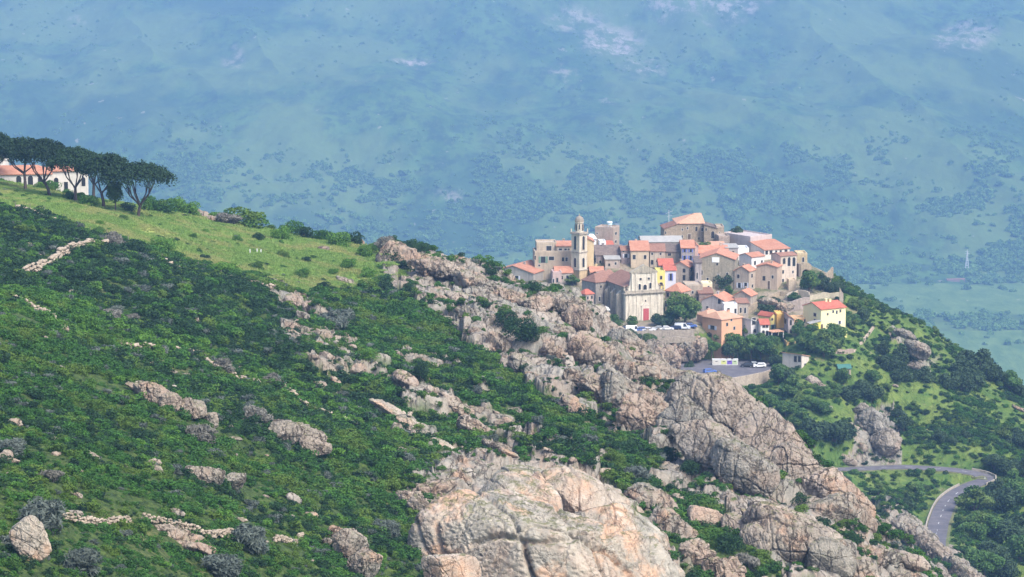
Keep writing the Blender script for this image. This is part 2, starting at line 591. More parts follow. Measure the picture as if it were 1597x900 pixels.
def m_ground():
    t = NT('hillside_ground', .95)
    a = t.attr('mask'); sp = t.n.new('ShaderNodeSeparateColor'); t.l.new(a.outputs['Color'], sp.inputs[0])
    b = t.attr('mask2'); sp2 = t.n.new('ShaderNodeSeparateColor'); t.l.new(b.outputs['Color'], sp2.inputs[0])
    n1 = t.noise(.12, 5, .65); n2 = t.noise(.9, 5, .7); n3 = t.noise(.035, 3, .5)
    soil = t.mix(t.ramp(n2, .35, .7), (.030, .055, .014), (.085, .125, .028))
    grass = t.mix(t.ramp(n1, .35, .65), (.16, .28, .045), (.31, .36, .095))
    grass = t.mix(t.ramp(n3, .45, .6, 0, .8), grass, (.105, .20, .035))
    grass = t.mix(t.ramp(t.noise(.055, 5, .7, v=t.scale(t.pos, (1, .5, 1))), .50, .60, 0, .85), grass, (.36, .27, .12))
    grass = t.mix(t.ramp(n2, .55, .8, 0, .4), grass, (.06, .10, .02))
    slope = t.mix(t.ramp(n1, .35, .65), (.065, .125, .028), (.145, .195, .05))
    slope = t.mix(t.ramp(n2, .5, .75, 0, .6), slope, (.045, .085, .02))
    slope = t.mix(t.ramp(t.noise(.07, 5, .7), .60, .68, 0, .6), slope, (.30, .25, .17))
    vill = t.mix(t.ramp(n1, .4, .62), (.30, .25, .19), (.10, .12, .05))
    slope = t.mix(1, slope, (1.0, 1.0, .88), 'MULTIPLY')
    g, h = granite(t, grey=.35, light=.80)
    c = t.mix(sp.outputs[1], soil, grass)
    c = t.mix(sp2.outputs[1], c, slope)
    c = t.mix(sp2.outputs[0], c, vill)
    c = t.mix(t.math('MULTIPLY', sp.outputs[2], t.ramp(n2, .42, .6, 0, .6)), c, (.20, .15, .085))
    rk = t.math('MULTIPLY', sp.outputs[0], t.ramp(t.noise(.35, 5, .7), .32, .44))
    c = t.mix(rk, c, g)
    c = t.mix(sp2.outputs[2], c, (.36, .22, .13))
    t.color(c)
    t.bump(h, .8, .45)
    return t.m


def m_mountain():
    t = NT('mountain_scrub', 1.0, .05)
    a = t.attr('mask'); sp = t.n.new('ShaderNodeSeparateColor'); t.l.new(a.outputs['Color'], sp.inputs[0])
    dn = t.scale(t.pos, (1, .32, 1))
    n1 = t.noise(.009, 6, .68, v=dn); n2 = t.noise(.034, 6, .72, v=dn); n3 = t.noise(.003, 4, .6, v=dn)
    c = t.mix(t.ramp(n1, .38, .62), (.055, .12, .026), (.11, .20, .042))
    c = t.mix(t.ramp(n2, .46, .60, 0, .8), c, (.034, .066, .026))
    c = t.mix(t.ramp(t.noise(.09, 4, .7, v=dn), .52, .66, 0, .4), c, (.13, .18, .06))
    c = t.mix(t.ramp(n3, .44, .56, 0, .75), c, (.155, .22, .055))
    c = t.mix(t.ramp(t.noise(.0022, 5, .6, v=dn), .50, .60, 0, .7), c, (.04, .085, .03))
    field = t.mix(t.ramp(n2, .35, .65), (.10, .175, .045), (.17, .25, .07))
    c = t.mix(sp.outputs[1], c, field)
    rk = t.math('MULTIPLY', sp.outputs[0], t.ramp(t.noise(.025, 7, .8, v=dn), .46, .60))
    c = t.mix(rk, c, t.mix(n2, (.42, .33, .28), (.55, .48, .42)))
    sp_ = t.ramp(t.noise(.035, 3, .6, v=dn), .70, .73)
    c = t.mix(t.math('MULTIPLY', sp_, .6), c, (.42, .37, .30))
    t.color(c)
    t.bump(t.math('ADD', t.math('MULTIPLY', n2, .6), n1), .35, 12)
    return t.m


def m_leaf(name, dark, light, warm=None, var=1.0, gloss=.35):
    t = NT(name, .75, gloss)
    r = t.rand(); n = t.noise(.12, 3, .6); f = t.noise(1.6, 3, .6)
    k = t.math('ADD', t.math('MULTIPLY', r, .45), t.math('MULTIPLY', t.ramp(f, .3, .7), .55))
    c = t.mix(k, dark, light)
    if warm: c = t.mix(t.ramp(n, .46, .64, 0, .8), c, warm)
    t.color(c)
    tr = t.n.new('ShaderNodeBsdfTranslucent'); t._in(tr.inputs[0], c)
    ms = t.n.new('ShaderNodeMixShader'); ms.inputs[0].default_value = .22
    t.l.new(t.b.outputs[0], ms.inputs[1]); t.l.new(tr.outputs[0], ms.inputs[2]); t.l.new(ms.outputs[0], t.out.inputs[0])
    return t.m


def m_bark(name='bark', a=(.09, .07, .055), b=(.17, .135, .11)):
    t = NT(name, .95)
    n = t.noise(3, 5, .7, v=t.scale(t.pos, (1, 1, .3)))
    t.color(t.mix(t.ramp(n, .3, .7), a, b)); t.bump(n, .6, .08); return t.m


_wc = {}
def m_wall(col, stone=.35, stain=.35):
    key = (col, stone, stain)
    if key in _wc: return _wc[key]
    t = NT('render_plaster', .92)
    col = (col[0] * .93, col[1] * .90, col[2] * .86) if max(col) < .78 else col
    n1 = t.noise(.45, 5, .7); n2 = t.noise(2.4, 4, .7)
    st = t.noise(1.1, 4, .7, v=t.scale(t.pos, (1.4, 1.4, .14)))
    c = t.mix(t.ramp(n1, .35, .65, 0, .35), col, tuple(min(.85, k * 1.25) for k in col))
    dk = tuple(k * .62 for k in col)
    c = t.mix(t.ramp(n2, .45, .72, 0, stone * 1.3), c, dk)
    vo = t.voro(2.1, 'F1', out='Color')
    hs = t.n.new('ShaderNodeSeparateColor'); t.l.new(vo, hs.inputs[0])
    c = t.mix(t.math('MULTIPLY', hs.outputs[0], stone), c, tuple(k * .55 for k in col))
    c = t.mix(t.ramp(st, .46, .64, 0, stain), c, (.13, .115, .10))
    t.color(c); t.bump(n2, .4, .1)
    _wc[key] = t.m
    return t.m


_rc = {}
def m_tile(kind):
    if kind in _rc: return _rc[kind]
    A, B, C = {'salmon': ((.48, .20, .125), (.60, .31, .21), (.32, .16, .11)), 'pale': ((.62, .33, .21), (.68, .42, .29), (.42, .24, .17)),
               'red': ((.50, .13, .09), (.58, .20, .13), (.34, .11, .08)),
               'brown': ((.30, .145, .10), (.40, .22, .16), (.16, .10, .08)), 'dark': ((.17, .13, .115), (.26, .20, .17), (.10, .085, .08)),
               'grey': ((.40, .39, .37), (.50, .48, .45), (.28, .28, .27)), 'white': ((.75, .74, .72), (.8, .79, .77), (.5, .5, .5)),
               'teal': ((.07, .20, .17), (.10, .25, .21), (.05, .14, .12))}[kind]
    t = NT('roof_tiles_' + kind, .9)
    n1 = t.noise(.8, 5, .7); n2 = t.noise(4, 3, .7)
    c = t.mix(t.ramp(n1, .35, .65), A, B)
    c = t.mix(t.ramp(n2, .48, .7, 0, .7), c, C)
    c = t.mix(t.ramp(t.rand(), 0, 1, 0, .35), c, C)
    w = t.n.new('ShaderNodeTexWave'); t.l.new(t.objpos(), w.inputs[0]); w.inputs['Scale'].default_value = 1.2; w.bands_direction = 'DIAGONAL'
    c = t.mix(t.ramp(w.outputs[1], .6, 0, 0, .35), c, C)
    t.color(c); t.bump(w.outputs[1], .6, .08)
    _rc[kind] = t.m
    return t.m


def m_plain(name, col, rough=.6, var=.2, scale=2., metal=0, spec=.4):
    t = NT(name, rough, spec)
    n = t.noise(scale, 4, .65)
    t.color(t.mix(t.ramp(n, .35, .7, 0, var * 2), col, tuple(k * .6 for k in col)))
    t.b.inputs['Metallic'].default_value = metal
    return t.m


def m_asphalt():
    t = NT('asphalt', .9)
    n = t.noise(.35, 5, .7); f = t.noise(3, 3, .7)
    c = t.mix(t.ramp(n, .35, .7), (.115, .112, .13), (.17, .16, .175))
    c = t.mix(t.ramp(f, .4, .8, 0, .4), c, (.09, .085, .1)); t.color(c); t.bump(f, .3, .03); return t.m


def m_drystone():
    t = NT('dry_stone', .95)
    vo = t.voro(2.6, 'F1', out='Color'); hs = t.n.new('ShaderNodeSeparateColor'); t.l.new(vo, hs.inputs[0])
    e = t.voro(2.6, 'DISTANCE_TO_EDGE')
    c = t.mix(hs.outputs[0], (.30, .24, .18), (.56, .46, .36))
    c = t.mix(t.ramp(e, .08, 0, 0, .9), c, (.05, .045, .035))
    c = t.mix(t.ramp(t.noise(.6, 4, .7), .52, .66, 0, .5), c, (.16, .17, .10))
    t.color(c); t.bump(t.ramp(e, 0, .15), .8, .2); return t.m


MG = m_granite(grey=.12, light=.90); MG_PALE = m_granite('pale_granite', joint=.22, light=1.28, grey=.10, coarse=.6); MG_GREY = m_granite('lichen_granite', joint=.45, grey=.6, light=.88); MGR = m_ground(); MMT = m_mountain()
L_MAQ = m_leaf('maquis_leaves', (.010, .042, .008), (.070, .20, .026), (.12, .19, .026))
L_MAQ2 = m_leaf('dark_maquis_leaves', (.007, .026, .010), (.032, .09, .024))
L_BRIGHT = m_leaf('bright_green_leaves', (.040, .12, .015), (.13, .27, .03))
L_GREY = m_leaf('grey_green_leaves', (.060, .080, .068), (.17, .20, .17))
L_TWIG = m_leaf('dry_grey_twigs', (.13, .125, .10), (.29, .28, .24))
L_TREE = m_leaf('broadleaf_tree_leaves', (.030, .085, .024), (.11, .22, .045), (.14, .20, .045))
L_OAK = m_leaf('holm_oak_leaves', (.022, .050, .024), (.075, .13, .050))
L_PINE = m_leaf('pine_needles', (.008, .026, .012), (.032, .076, .022))
L_FAR = m_leaf('far_wood_leaves', (.085, .17, .040), (.22, .38, .075))
L_GRASS = m_leaf('meadow_grass', (.14, .26, .05), (.28, .40, .10), (.36, .36, .13))
BARK = m_bark(); PBARK = m_bark('pine_bark', (.06, .045, .038), (.13, .10, .085))
M_GLASS = m_plain('dark_window_glass', (.035, .037, .045), .25, .1, 2, 0, .5)
M_FRAME = m_plain('pale_window_frame', (.55, .52, .48), .7, .1)
M_WOOD = m_plain('weathered_wood', (.12, .08, .055), .8, .3)
M_STONEF = m_plain('stone_surround', (.42, .37, .30), .9, .2)
M_DRY = m_drystone(); M_ASPH = m_asphalt()

# ------------------------------------------------------------------ the ground
def fan_cols():
    fine = np.arange(-70, 1668, 1.7)
    l = -70 - np.cumsum(np.geomspace(3, 900, 34)); r = 1667 + np.cumsum(np.geomspace(3, 900, 34))
    return (np.concatenate([l[::-1], fine, r]) - 798.5) / F


def sheet(name, D, mat, fn):
    U = fan_cols()
    uu, dd = np.meshgrid(U, D)
    x = uu * dd; y = dd
    z = terrain(x, y)
    z, masks = fn(x.ravel(), y.ravel(), z.ravel())
    nr, nc = uu.shape
    idx = np.arange(nr * nc).reshape(nr, nc)
    f = np.stack([idx[:-1, :-1], idx[:-1, 1:], idx[1:, 1:], idx[1:, :-1]], -1).reshape(-1, 4)
    me = np_mesh(name, np.stack([x.ravel(), y.ravel(), z], 1), f, mat, smooth=True)
    for an, m in masks.items():
        at_ = me.attributes.new(an, 'FLOAT_COLOR', 'POINT')
        at_.data.foreach_set('color', np.stack([m[0], m[1], m[2], np.ones(len(z))], 1).astype(np.float32).ravel())
    o = obj(name, me); o['kind'] = 'structure'
    return o, (x, y, z.reshape(nr, nc))


def near_fn(x, y, z):
    z2, (px, py, rock, mead, dirt, vill, slope) = relief(x, y, z)
    tilled = (inpoly(px, py, [(298, 382), (330, 383), (395, 394), (392, 400), (300, 388)]) & (y < 760)).astype(float) * .55
    tilled = np.maximum(tilled, (inpoly(px, py + fbm2(x * .3, y * .3, 2, 90) * 3, [(0, 318), (40, 330), (88, 346), (60, 350), (0, 328)]) & (y < 760)) * .8)
    tilled = np.maximum(tilled, (inpoly(px, py + fbm2(x * .3, y * .3, 2, 90) * 3, [(160, 330), (300, 331), (318, 338), (310, 346), (240, 338), (160, 336)]) & (y < 760)) * .7)
    tilled = np.maximum(tilled, (inpoly(px, py + fbm2(x * .3, y * .3, 2, 90) * 3, [(230, 386), (262, 398), (268, 404), (232, 396)]) & (y < 760)) * .8)
    # keep the terrain under the parking platform and the road bed
    on = inpoly(x, y, LOTW)
    z2 = np.where(on, np.minimum(z2, LOTZ - .4), z2)
    z2 = bed(x, y, z2)
    return z2, {'mask': (rock, mead, dirt), 'mask2': (vill, slope, tilled)}


def far_fn(x, y, z):
    px, py = project(x, y, z)
    k = ss(1400, 1900, y)
    m = ss(3500 * FAR, 4300 * FAR, y)
    r = 1 - np.abs(fbm2(x * .0013 + y * .0003 + .3, y * .00035, 5, 40, .5)) * 2
    z2 = z + k * (fbm2(x * .003, y * .0016, 6, 41, .5) * (4 + 34 * m) + (r - .55) * 70 * m)
    nz = fbm2(x * .004, y * .002, 5, 44)
    rock = np.zeros(len(x))
    for cx, cyy, rx, ry, s in ((960, 45, 60, 26, 1), (1000, 80, 40, 20, .9), (1140, 20, 60, 24, .8), (640, 84, 34, 16, 1), (1060, 10, 60, 25, .8), (1495, 70, 50, 26, .8),
                               (880, 100, 24, 16, .6), (950, 150, 14, 9, .8), (700, 300, 36, 13, .5), (365, 95, 16, 16, .5), (120, 20, 20, 8, .5), (900, 20, 60, 20, .7), (515, 262, 18, 8, .7)):
        d = np.hypot((px - cx) / rx, (py - cyy) / ry)
        rock = np.maximum(rock, ss(1.25, .5, d + nz * .6) * s)
    field = inpoly(px + nz * 14, py + nz * 6, [(1290, 446), (1360, 442), (1450, 446), (1640, 440), (1640, 484), (1560, 492), (1440, 496), (1370, 482)]) | \
        inpoly(px + nz * 10, py + nz * 6, [(1440, 520), (1640, 515), (1640, 600), (1500, 600), (1440, 545)])
    return z2, {'mask': (rock, field.astype(float) * (y > 1400), np.zeros(len(x)))}


D_near = np.concatenate([np.geomspace(3, 255, 22), np.arange(258, 470, .85), np.arange(470, 780, .8), np.arange(780, 840, 3), np.arange(840, 1110, .9), np.arange(1110, 1400, 8), [1400.0]])
D_far = np.concatenate([np.arange(1400, 3500, 60), np.arange(3500, 5400, 10), np.arange(5400, 6800, 5.5), np.arange(6800, 9450, 8.5), np.arange(9450, 14000, 90)])
ground, G = sheet('ground', D_near, MGR, near_fn)
mount, GM = sheet('mountain', D_far, MMT, far_fn)


def ground_z(x, y):
    x = np.atleast_1d(np.asarray(x, float)); y = np.atleast_1d(np.asarray(y, float))
    z = terrain(x, y)
    f = near_fn if y.mean() < 1400 else far_fn
    return f(x, y, z)[0]


def surf(px, py, lo=262, hi=1120):
    """first point of the real (rough) ground along a picture ray"""
    D = np.arange(lo, hi, 0.7)
    x, y, z = ray(px, py)
    tz = terrain(x / y * D, D)
    tz = near_fn(x / y * D, D, tz)[0]
    below = (z / y * D) < tz
    k = int(np.argmax(below))
    if not below[k]:
        k = int(np.argmin(np.abs(z / y * D - tz)))
    p = at(px, py, float(D[k])); p.z = float(tz[k])
    return p


# air
hz = MB().box(-19500, 19500, -700, 14200, -1100, 190)
t = bpy.data.materials.new('haze_air'); t.use_nodes = True; t.node_tree.nodes.clear()
vo_ = t.node_tree.nodes.new('ShaderNodeOutputMaterial'); vp = t.node_tree.nodes.new('ShaderNodeVolumePrincipled')
vp.inputs['Color'].default_value = (*HAZE_COLOR, 1); vp.inputs['Density'].default_value = HAZE_DENSITY; vp.inputs['Anisotropy'].default_value = 0.0
t.node_tree.links.new(vp.outputs[0], vo_.inputs['Volume'])
haze = hz.build('haze', t); haze['kind'] = 'stuff'

# ------------------------------------------------------------------ the village houses
UPM = .1485                      # picture rise per metre of depth


def dark_opening(name, par, face, s, z, w, h, arch=False, frame=M_FRAME, shutters=None, door=None):
    """window or door set on a wall; face 'R' = plane y=0, face 'L' = plane x=0 (local)"""
    def P(a, b, c):            # a along face, b height, c outwards
        return (s + a, -c, z + b) if face == 'R' else (-c, s + a, z + b)
    def solid(pts, c0, c1):
        m = MB(); a = [P(u, v, c0) for u, v in pts]; b = P(0, 0, c1); o_ = P(0, 0, c0)
        m.prism(a, (b[0] - o_[0], b[1] - o_[1], b[2] - o_[2])); return m
    if arch:
        sh = [(-w / 2, 0), (w / 2, 0), (w / 2, h - w / 2)] + [(w / 2 * math.cos(k * math.pi / 6), h - w / 2 + w / 2 * math.sin(k * math.pi / 6)) for k in range(1, 6)] + [(-w / 2, h - w / 2)]
        e = .16
        big = [(-w / 2 - e, -e), (w / 2 + e, -e), (w / 2 + e, h - w / 2)] + [((w / 2 + e) * math.cos(k * math.pi / 6), h - w / 2 + (w / 2 + e) * math.sin(k * math.pi / 6)) for k in range(1, 6)] + [(-w / 2 - e, h - w / 2)]
    else:
        sh = [(-w / 2, 0), (w / 2, 0), (w / 2, h), (-w / 2, h)]
        e = .13
        big = [(-w / 2 - e, -e), (w / 2 + e, -e), (w / 2 + e, h + e), (-w / 2 - e, h + e)]
    fr = solid(big, -.02, .05).build(name, frame, par)
    if door is not None:
        solid(sh, .052, .10).build('panel', door, fr)
    else:
        solid(sh, .052, .07).build('pane', M_GLASS, fr)
    if shutters is not None:
        for q in (-1, 1):
            x0 = q * (w / 2 + .05 + w * .24)
            solid([(x0 - w * .24, -.02), (x0 + w * .24, -.02), (x0 + w * .24, h + .02), (x0 - w * .24, h + .02)], .052, .12).build('shutter', shutters, fr)
    return fr


def roof_mesh(planes, th=.2):
    m = MB()
    for p in planes:
        n = (Vector(p[1]) - Vector(p[0])).cross(Vector(p[2]) - Vector(p[0])).normalized()
        if n.z < 0: n = -n
        m.prism([(a[0], a[1], a[2] + .03) for a in p], (0, 0, th))
    return m


SH_BLUE = m_plain('blue_shutter_paint', (.16, .20, .55), .6, .1)
SH_PALE = m_plain('pale_shutter_paint', (.62, .62, .70), .6, .1)
SH_GREEN = m_plain('green_shutter_paint', (.16, .26, .20), .6, .1)
ALLH = []


def house(label, xl, xc, xr, yb, ye, wall, roof='gx', tile='salmon', rise=1.4, a=None, D=None, wins=(), auto=None, stone=.35, stain=.3, found=5.0, chim=0,
          name='village_house', cat='house', group='houses of the hill village', over=.3, depth=None, ridge=(.3, .7)):
    base = hit(xc, yb, 900, 1112) if D is None else at(xc, yb, D)
    s = F / math.hypot(base.y, base.z)
    wl_ = max(xc - xl, .8); wr_ = max(xr - xc, .8)
    if a is None and depth: a = math.acos(min(.97, wl_ / (s * depth)))
    elif a is None: a = math.atan2(wr_, wl_)
    else: a = R(a)
    WL = wl_ / (s * math.cos(a)); WR = wr_ / (s * math.sin(a))
    if depth: WL = depth
    az = math.atan2((xc - 798.5), F)
    H = (yb - ye) / s / .989
    root = empty(name, base, math.pi / 2 - a)
    tag(root, label, cat, group)
    wm = m_wall(wall, stone, stain)
    b = MB()
    z0 = -found
    def side(pts): b.poly(pts, [tuple(range(len(pts)))])
    if roof == 'gx':
        pr = [(0, 0, z0), (0, WL, z0), (0, WL, H), (0, WL / 2, H + rise), (0, 0, H)]
        b.prism(pr, (WR, 0, 0))
        o = over; k = rise / (WL / 2)
        planes = [[(-o, -o, H - o * k), (WR + o, -o, H - o * k), (WR + o, WL / 2, H + rise), (-o, WL / 2, H + rise)],
                  [(-o, WL / 2, H + rise), (WR + o, WL / 2, H + rise), (WR + o, WL + o, H - o * k), (-o, WL + o, H - o * k)]]
        top = lambda x, y: H + rise * (1 - abs(y - WL / 2) / (WL / 2))
    elif roof == 'gy':
        pr = [(0, 0, z0), (WR, 0, z0), (WR, 0, H), (WR / 2, 0, H + rise), (0, 0, H)]
        b.prism(pr, (0, WL, 0))
        o = over; k = rise / (WR / 2)
        planes = [[(-o, -o, H - o * k), (WR / 2, -o, H + rise), (WR / 2, WL + o, H + rise), (-o, WL + o, H - o * k)],
                  [(WR / 2, -o, H + rise), (WR + o, -o, H - o * k), (WR + o, WL + o, H - o * k), (WR / 2, WL + o, H + rise)]]
        top = lambda x, y: H + rise * (1 - abs(x - WR / 2) / (WR / 2))
    elif roof in ('shed', 'shedx'):
        if roof == 'shed':
            b.prism([(0, 0, z0), (0, WL, z0), (0, WL, H + rise), (0, 0, H)], (WR, 0, 0)); k = rise / WL
            o = over
            planes = [[(-o, -o, H - o * k), (WR + o, -o, H - o * k), (WR + o, WL + o, H + rise + o * k), (-o, WL + o, H + rise + o * k)]]
            top = lambda x, y: H + rise * y / WL
        else:
            b.prism([(0, 0, z0), (WR, 0, z0), (WR, 0, H + rise), (0, 0, H)], (0, WL, 0)); k = rise / WR
            o = over
            planes = [[(-o, -o, H - o * k), (WR + o, -o, H + rise + o * k), (WR + o, WL + o, H + rise + o * k), (-o, WL + o, H - o * k)]]
            top = lambda x, y: H + rise * x / WR
    elif roof == 'hip':
        b.box(0, WR, 0, WL, z0, H)
        o = over; r0, r1 = ridge
        A_ = (WR * r0, WL / 2, H + rise); B_ = (WR * r1, WL / 2, H + rise)
        c0, c1, c2, c3 = (-o, -o, H - .1), (WR + o, -o, H - .1), (WR + o, WL + o, H - .1), (-o, WL + o, H - .1)
        planes = [[c0, c1, B_, A_], [c2, c3, A_, B_], [c3, c0, A_], [c1, c2, B_]]
        top = lambda x, y: H + rise * .6
    else:
        b.box(0, WR, 0, WL, z0, H)
        planes = None
        top = lambda x, y: H
    b.build('wall', wm, root)
    if planes:
        rf = roof_mesh(planes).build('roof', m_tile(tile), root)
    else:
        m = MB(); p = .3
        for q in ((0, WR, 0, p), (0, WR, WL - p, WL), (0, p, p, WL - p), (WR - p, WR, p, WL - p)): m.box(*q, H, H + .45)
        m.box(p, WR - p, p, WL - p, H, H + .06)
        rf = m.build('parapet', m_wall(tuple(min(.8, c * 1.12) for c in wall), .2, .3), root)
    if not chim and planes and WR > 5 and random.random() < .5: chim = 1
    for c in range(chim):
        x = WR * random.uniform(.25, .8); y = WL * random.uniform(.35, .7)
        m = MB(); zt = top(x, y)
        m.box(x - .35, x + .35, y - .3, y + .3, zt - .6, zt + .9).box(x - .45, x + .45, y - .4, y + .4, zt + .9, zt + 1.05)
        m.build('chimney', wm, rf)
    W = list(wins)
    if auto:
        nl, nr, fl = auto
        for f, nn, x0, x1 in (('L', nl, xl, xc), ('R', nr, xc, xr)):
            for i in range(nn):
                for j in range(fl):
                    if random.random() < .18: continue
                    px = x0 + (x1 - x0) * (i + .5 + random.uniform(-.12, .12)) / nn
                    py = ye + (yb - ye) * (j + .42) / fl
                    W.append((px, py, 3.6, 6.0, 'w'))
    for w in W:
        px, py, ww, hh = w[:4]; kind = w[4] if len(w) > 4 else 'w'
        face = 'L' if px < xc and xc - xl > 2 else 'R'
        if face == 'R':
            fr = (px - xc) / wr_; sx = fr * WR; dep = sx * math.cos(a); wm_ = ww / wr_ * WR
        else:
            fr = (xc - px) / wl_; sx = fr * WL; dep = sx * math.sin(a); wm_ = ww / wl_ * WL
        zc = (yb - py) / s / .989 - dep * UPM
        hm = hh / s
        nm = 'door' if kind.startswith('d') else ('arch' if kind.startswith('A') else 'window')
        sh = {'b': SH_BLUE, 'p': SH_PALE, 'g': SH_GREEN}.get(kind[1:2])
        dark_opening(nm, root, face, sx, zc - hm / 2, wm_, hm, arch=kind.startswith('A'), frame=M_FRAME if random.random() < .5 else M_STONEF, shutters=sh,
                     door=M_WOOD if kind.startswith('d') else None)
    ALLH.append((root, WL, WR, H))
    root['_s'] = s
    del root['_s']
    return root, WL, WR, H, s


STN = (.40, .33, .255); ST2 = (.40, .335, .265); PK = (.44, .34, .31); GY = (.38, .36, .345); WH = (.78, .75, .72); CR = (.62, .52, .38); LIL = (.50, .46, .49)
# back row and left end
house('low grey house with long salmon roof at the left end of the village', 768, 832, 860, 447, 427, GY, 'gx', 'salmon', 2.2, wins=[(787, 432, 3.5, 8, 'd'), (806, 433, 5, 6, 'wp')], stone=.15, chim=1)
house('wide flat-roofed beige house left of the bell tower', 831, 834, 900, 434, 394, (.47, .40, .32), 'flat', D=1060, wins=[(834.5, 402, 2.5, 6), (847, 405, 7, 10, 'wg'), (860, 403, 8, 6), (878, 404.5, 3.5, 6), (883.5, 404.5, 3.5, 6), (841, 414, 3, 3)], depth=9, stone=.2)
house('set back upper storey of the wide flat-roofed beige house', 835, 837, 868, 396, 380, (.49, .42, .34), 'flat', D=1064, wins=[(856, 388, 8, 9)], depth=7, stone=.2, found=1)
house('upper block with shallow salmon roof just left of the bell tower', 867, 868, 893, 397, 384, (.44, .38, .31), 'gx', 'salmon', 1.2, D=1063.5, wins=[(874, 389, 5, 3), (882, 389, 4, 3), (887, 389, 3, 3)], depth=7, stone=.2, found=1)
house('whitish house with salmon roof below the left of the bell tower', 864, 866, 893, 446, 426, (.56, .53, .50), 'gx', 'salmon', 1.5, D=1052, wins=[(875, 433, 6, 5), (885, 432, 4, 5)], depth=9, stone=.3)
house('narrow pink rendered house below the salmon roofs at the left', 860, 862, 876, 449, 426, (.55, .42, .41), 'flat', D=1049, wins=[(869, 437, 3, 7), (863, 438, 2.5, 6)], depth=6, stone=.2)
house('tall pale yellow house directly behind the bell tower', 909, 911, 926, 436, 377, (.66, .54, .34), 'gy', 'salmon', .8, D=1060, wins=[], depth=8, stone=.15)
house('small white house behind the bell tower', 915, 917, 930, 388, 373, (.80, .80, .82), 'hip', 'white', 1.2, D=1078, depth=6, stone=.05, stain=.1)
house('small white house at the foot of the square tower', 933, 935, 945, 391, 378, (.82, .80, .80), 'flat', D=1076, depth=5, stone=.05, stain=.1)
house('low dark red roofed shed at the foot of the square tower', 942, 944, 957, 391, 384, (.50, .38, .33), 'shed', 'red', 1.0, D=1077, depth=5)
tw = house('square windowed stone tower with white water tank on top', 928, 956, 967, 389, 357, (.42, .35, .30), 'flat', wins=[(960.5, 364, 2.5, 4), (960.5, 376.5, 2.5, 4), (931.5, 364, 2, 3)], name='stone_tower', cat='tower', stone=.3, D=1082)
house('dark roofed house below the square tower', 925, 929, 972, 420, 398, (.33, .28, .29), 'gx', 'dark', 2.6, D=1070, wins=[(928, 404, 3, 7), (936, 409, 3, 6), (951, 404, 4, 4)], depth=10, stone=.5, stain=.6, chim=1)
house('pinkish stone house with small terrace under the dark roof', 942, 944, 967, 426, 405, (.50, .42, .38), 'shed', 'grey', .8, D=1065, wins=[(950, 413, 3, 4), (960, 411, 3, 4)], depth=7)
house('mauve stone house between dark roof and tall salmon roofed house', 966, 969, 984, 420, 391, (.44, .36, .36), 'gx', 'brown', 1.0, D=1069, wins=[(972, 391.5, 2.5, 3), (976, 399, 5, 6, 'wp')], depth=6, stone=.5)
house('tall cream house with bright salmon roof behind the church', 981, 984, 1012, 423, 391, (.60, .50, .38), 'gx', 'salmon', 2.6, D=1066, wins=[(989, 401, 4.5, 7, 'w'), (1006, 401, 4, 6)], depth=9, stone=.2)
house('beige house with brown tiles and four small windows behind the church', 1012, 1013.5, 1037, 420, 392, (.53, .47, .39), 'gx', 'brown', 1.9, D=1067, wins=[(1017, 396, 3, 3.5), (1030, 396, 3, 3.5), (1017, 409, 4, 7), (1026, 409, 3.5, 6), (1033, 409, 3.5, 6)], depth=9, stone=.25)
house('grey stone house with dark brown tiles left of the blue shuttered house', 1036, 1037, 1060, 420, 393, (.36, .31, .26), 'gx', 'dark', 1.9, D=1068, wins=[(1044, 397, 5, 4), (1045, 409, 6, 4)], depth=9, stone=.5)
house('long low building with whitish sheet roof under the castle', 998, 1001, 1064, 386, 378, (.46, .42, .38), 'gx', 'grey', 1.3, D=1081, depth=11, stone=.4)
# the castle on top
house('castle main block with lopsided salmon roof at the village summit', 1052, 1056, 1098, 382, 349, STN, 'hip', 'pale', 2.6, D=1091, ridge=(.72, .98), depth=13, wins=[(1086, 357, 3.2, 7), (1095, 358, 2.6, 5), (1075, 369, 4.5, 8, 'd'), (1090, 372, 2.5, 4), (1064, 358, 2, 3.5), (1072, 356, 2, 3.5), (1064, 369, 2, 4)], stone=.6, chim=1, name='castle_block', cat='castle')
house('low left wing of the summit castle with small slit window', 1032, 1036, 1058, 380, 357, STN, 'shedx', 'brown', 1.6, D=1090, depth=9, wins=[(1038, 363, 1.8, 4), (1047, 372, 3, 3)], stone=.65, name='castle_block', cat='castle')
house('stepped middle wing of the castle with tall dark doorway', 1096, 1098, 1118, 382, 351, (.38, .32, .25), 'shedx', 'dark', -1.2, D=1089, depth=10, wins=[(1111.5, 366, 5, 11, 'A'), (1101, 358, 2.5, 4)], stone=.65, name='castle_block', cat='castle')
house('square stone turret on the right of the castle', 1116, 1117, 1129, 384, 355, ST2, 'flat', D=1090, depth=7, wins=[(1122, 364, 2, 3.5)], stone=.6, name='castle_block', cat='castle')
house('lowest right hand annex of the castle with a dark doorway', 1117, 1121, 1138, 388, 370, (.40, .34, .30), 'flat', D=1083, depth=7, wins=[(1125, 379, 4.5, 7)], stone=.6, name='castle_block', cat='castle')
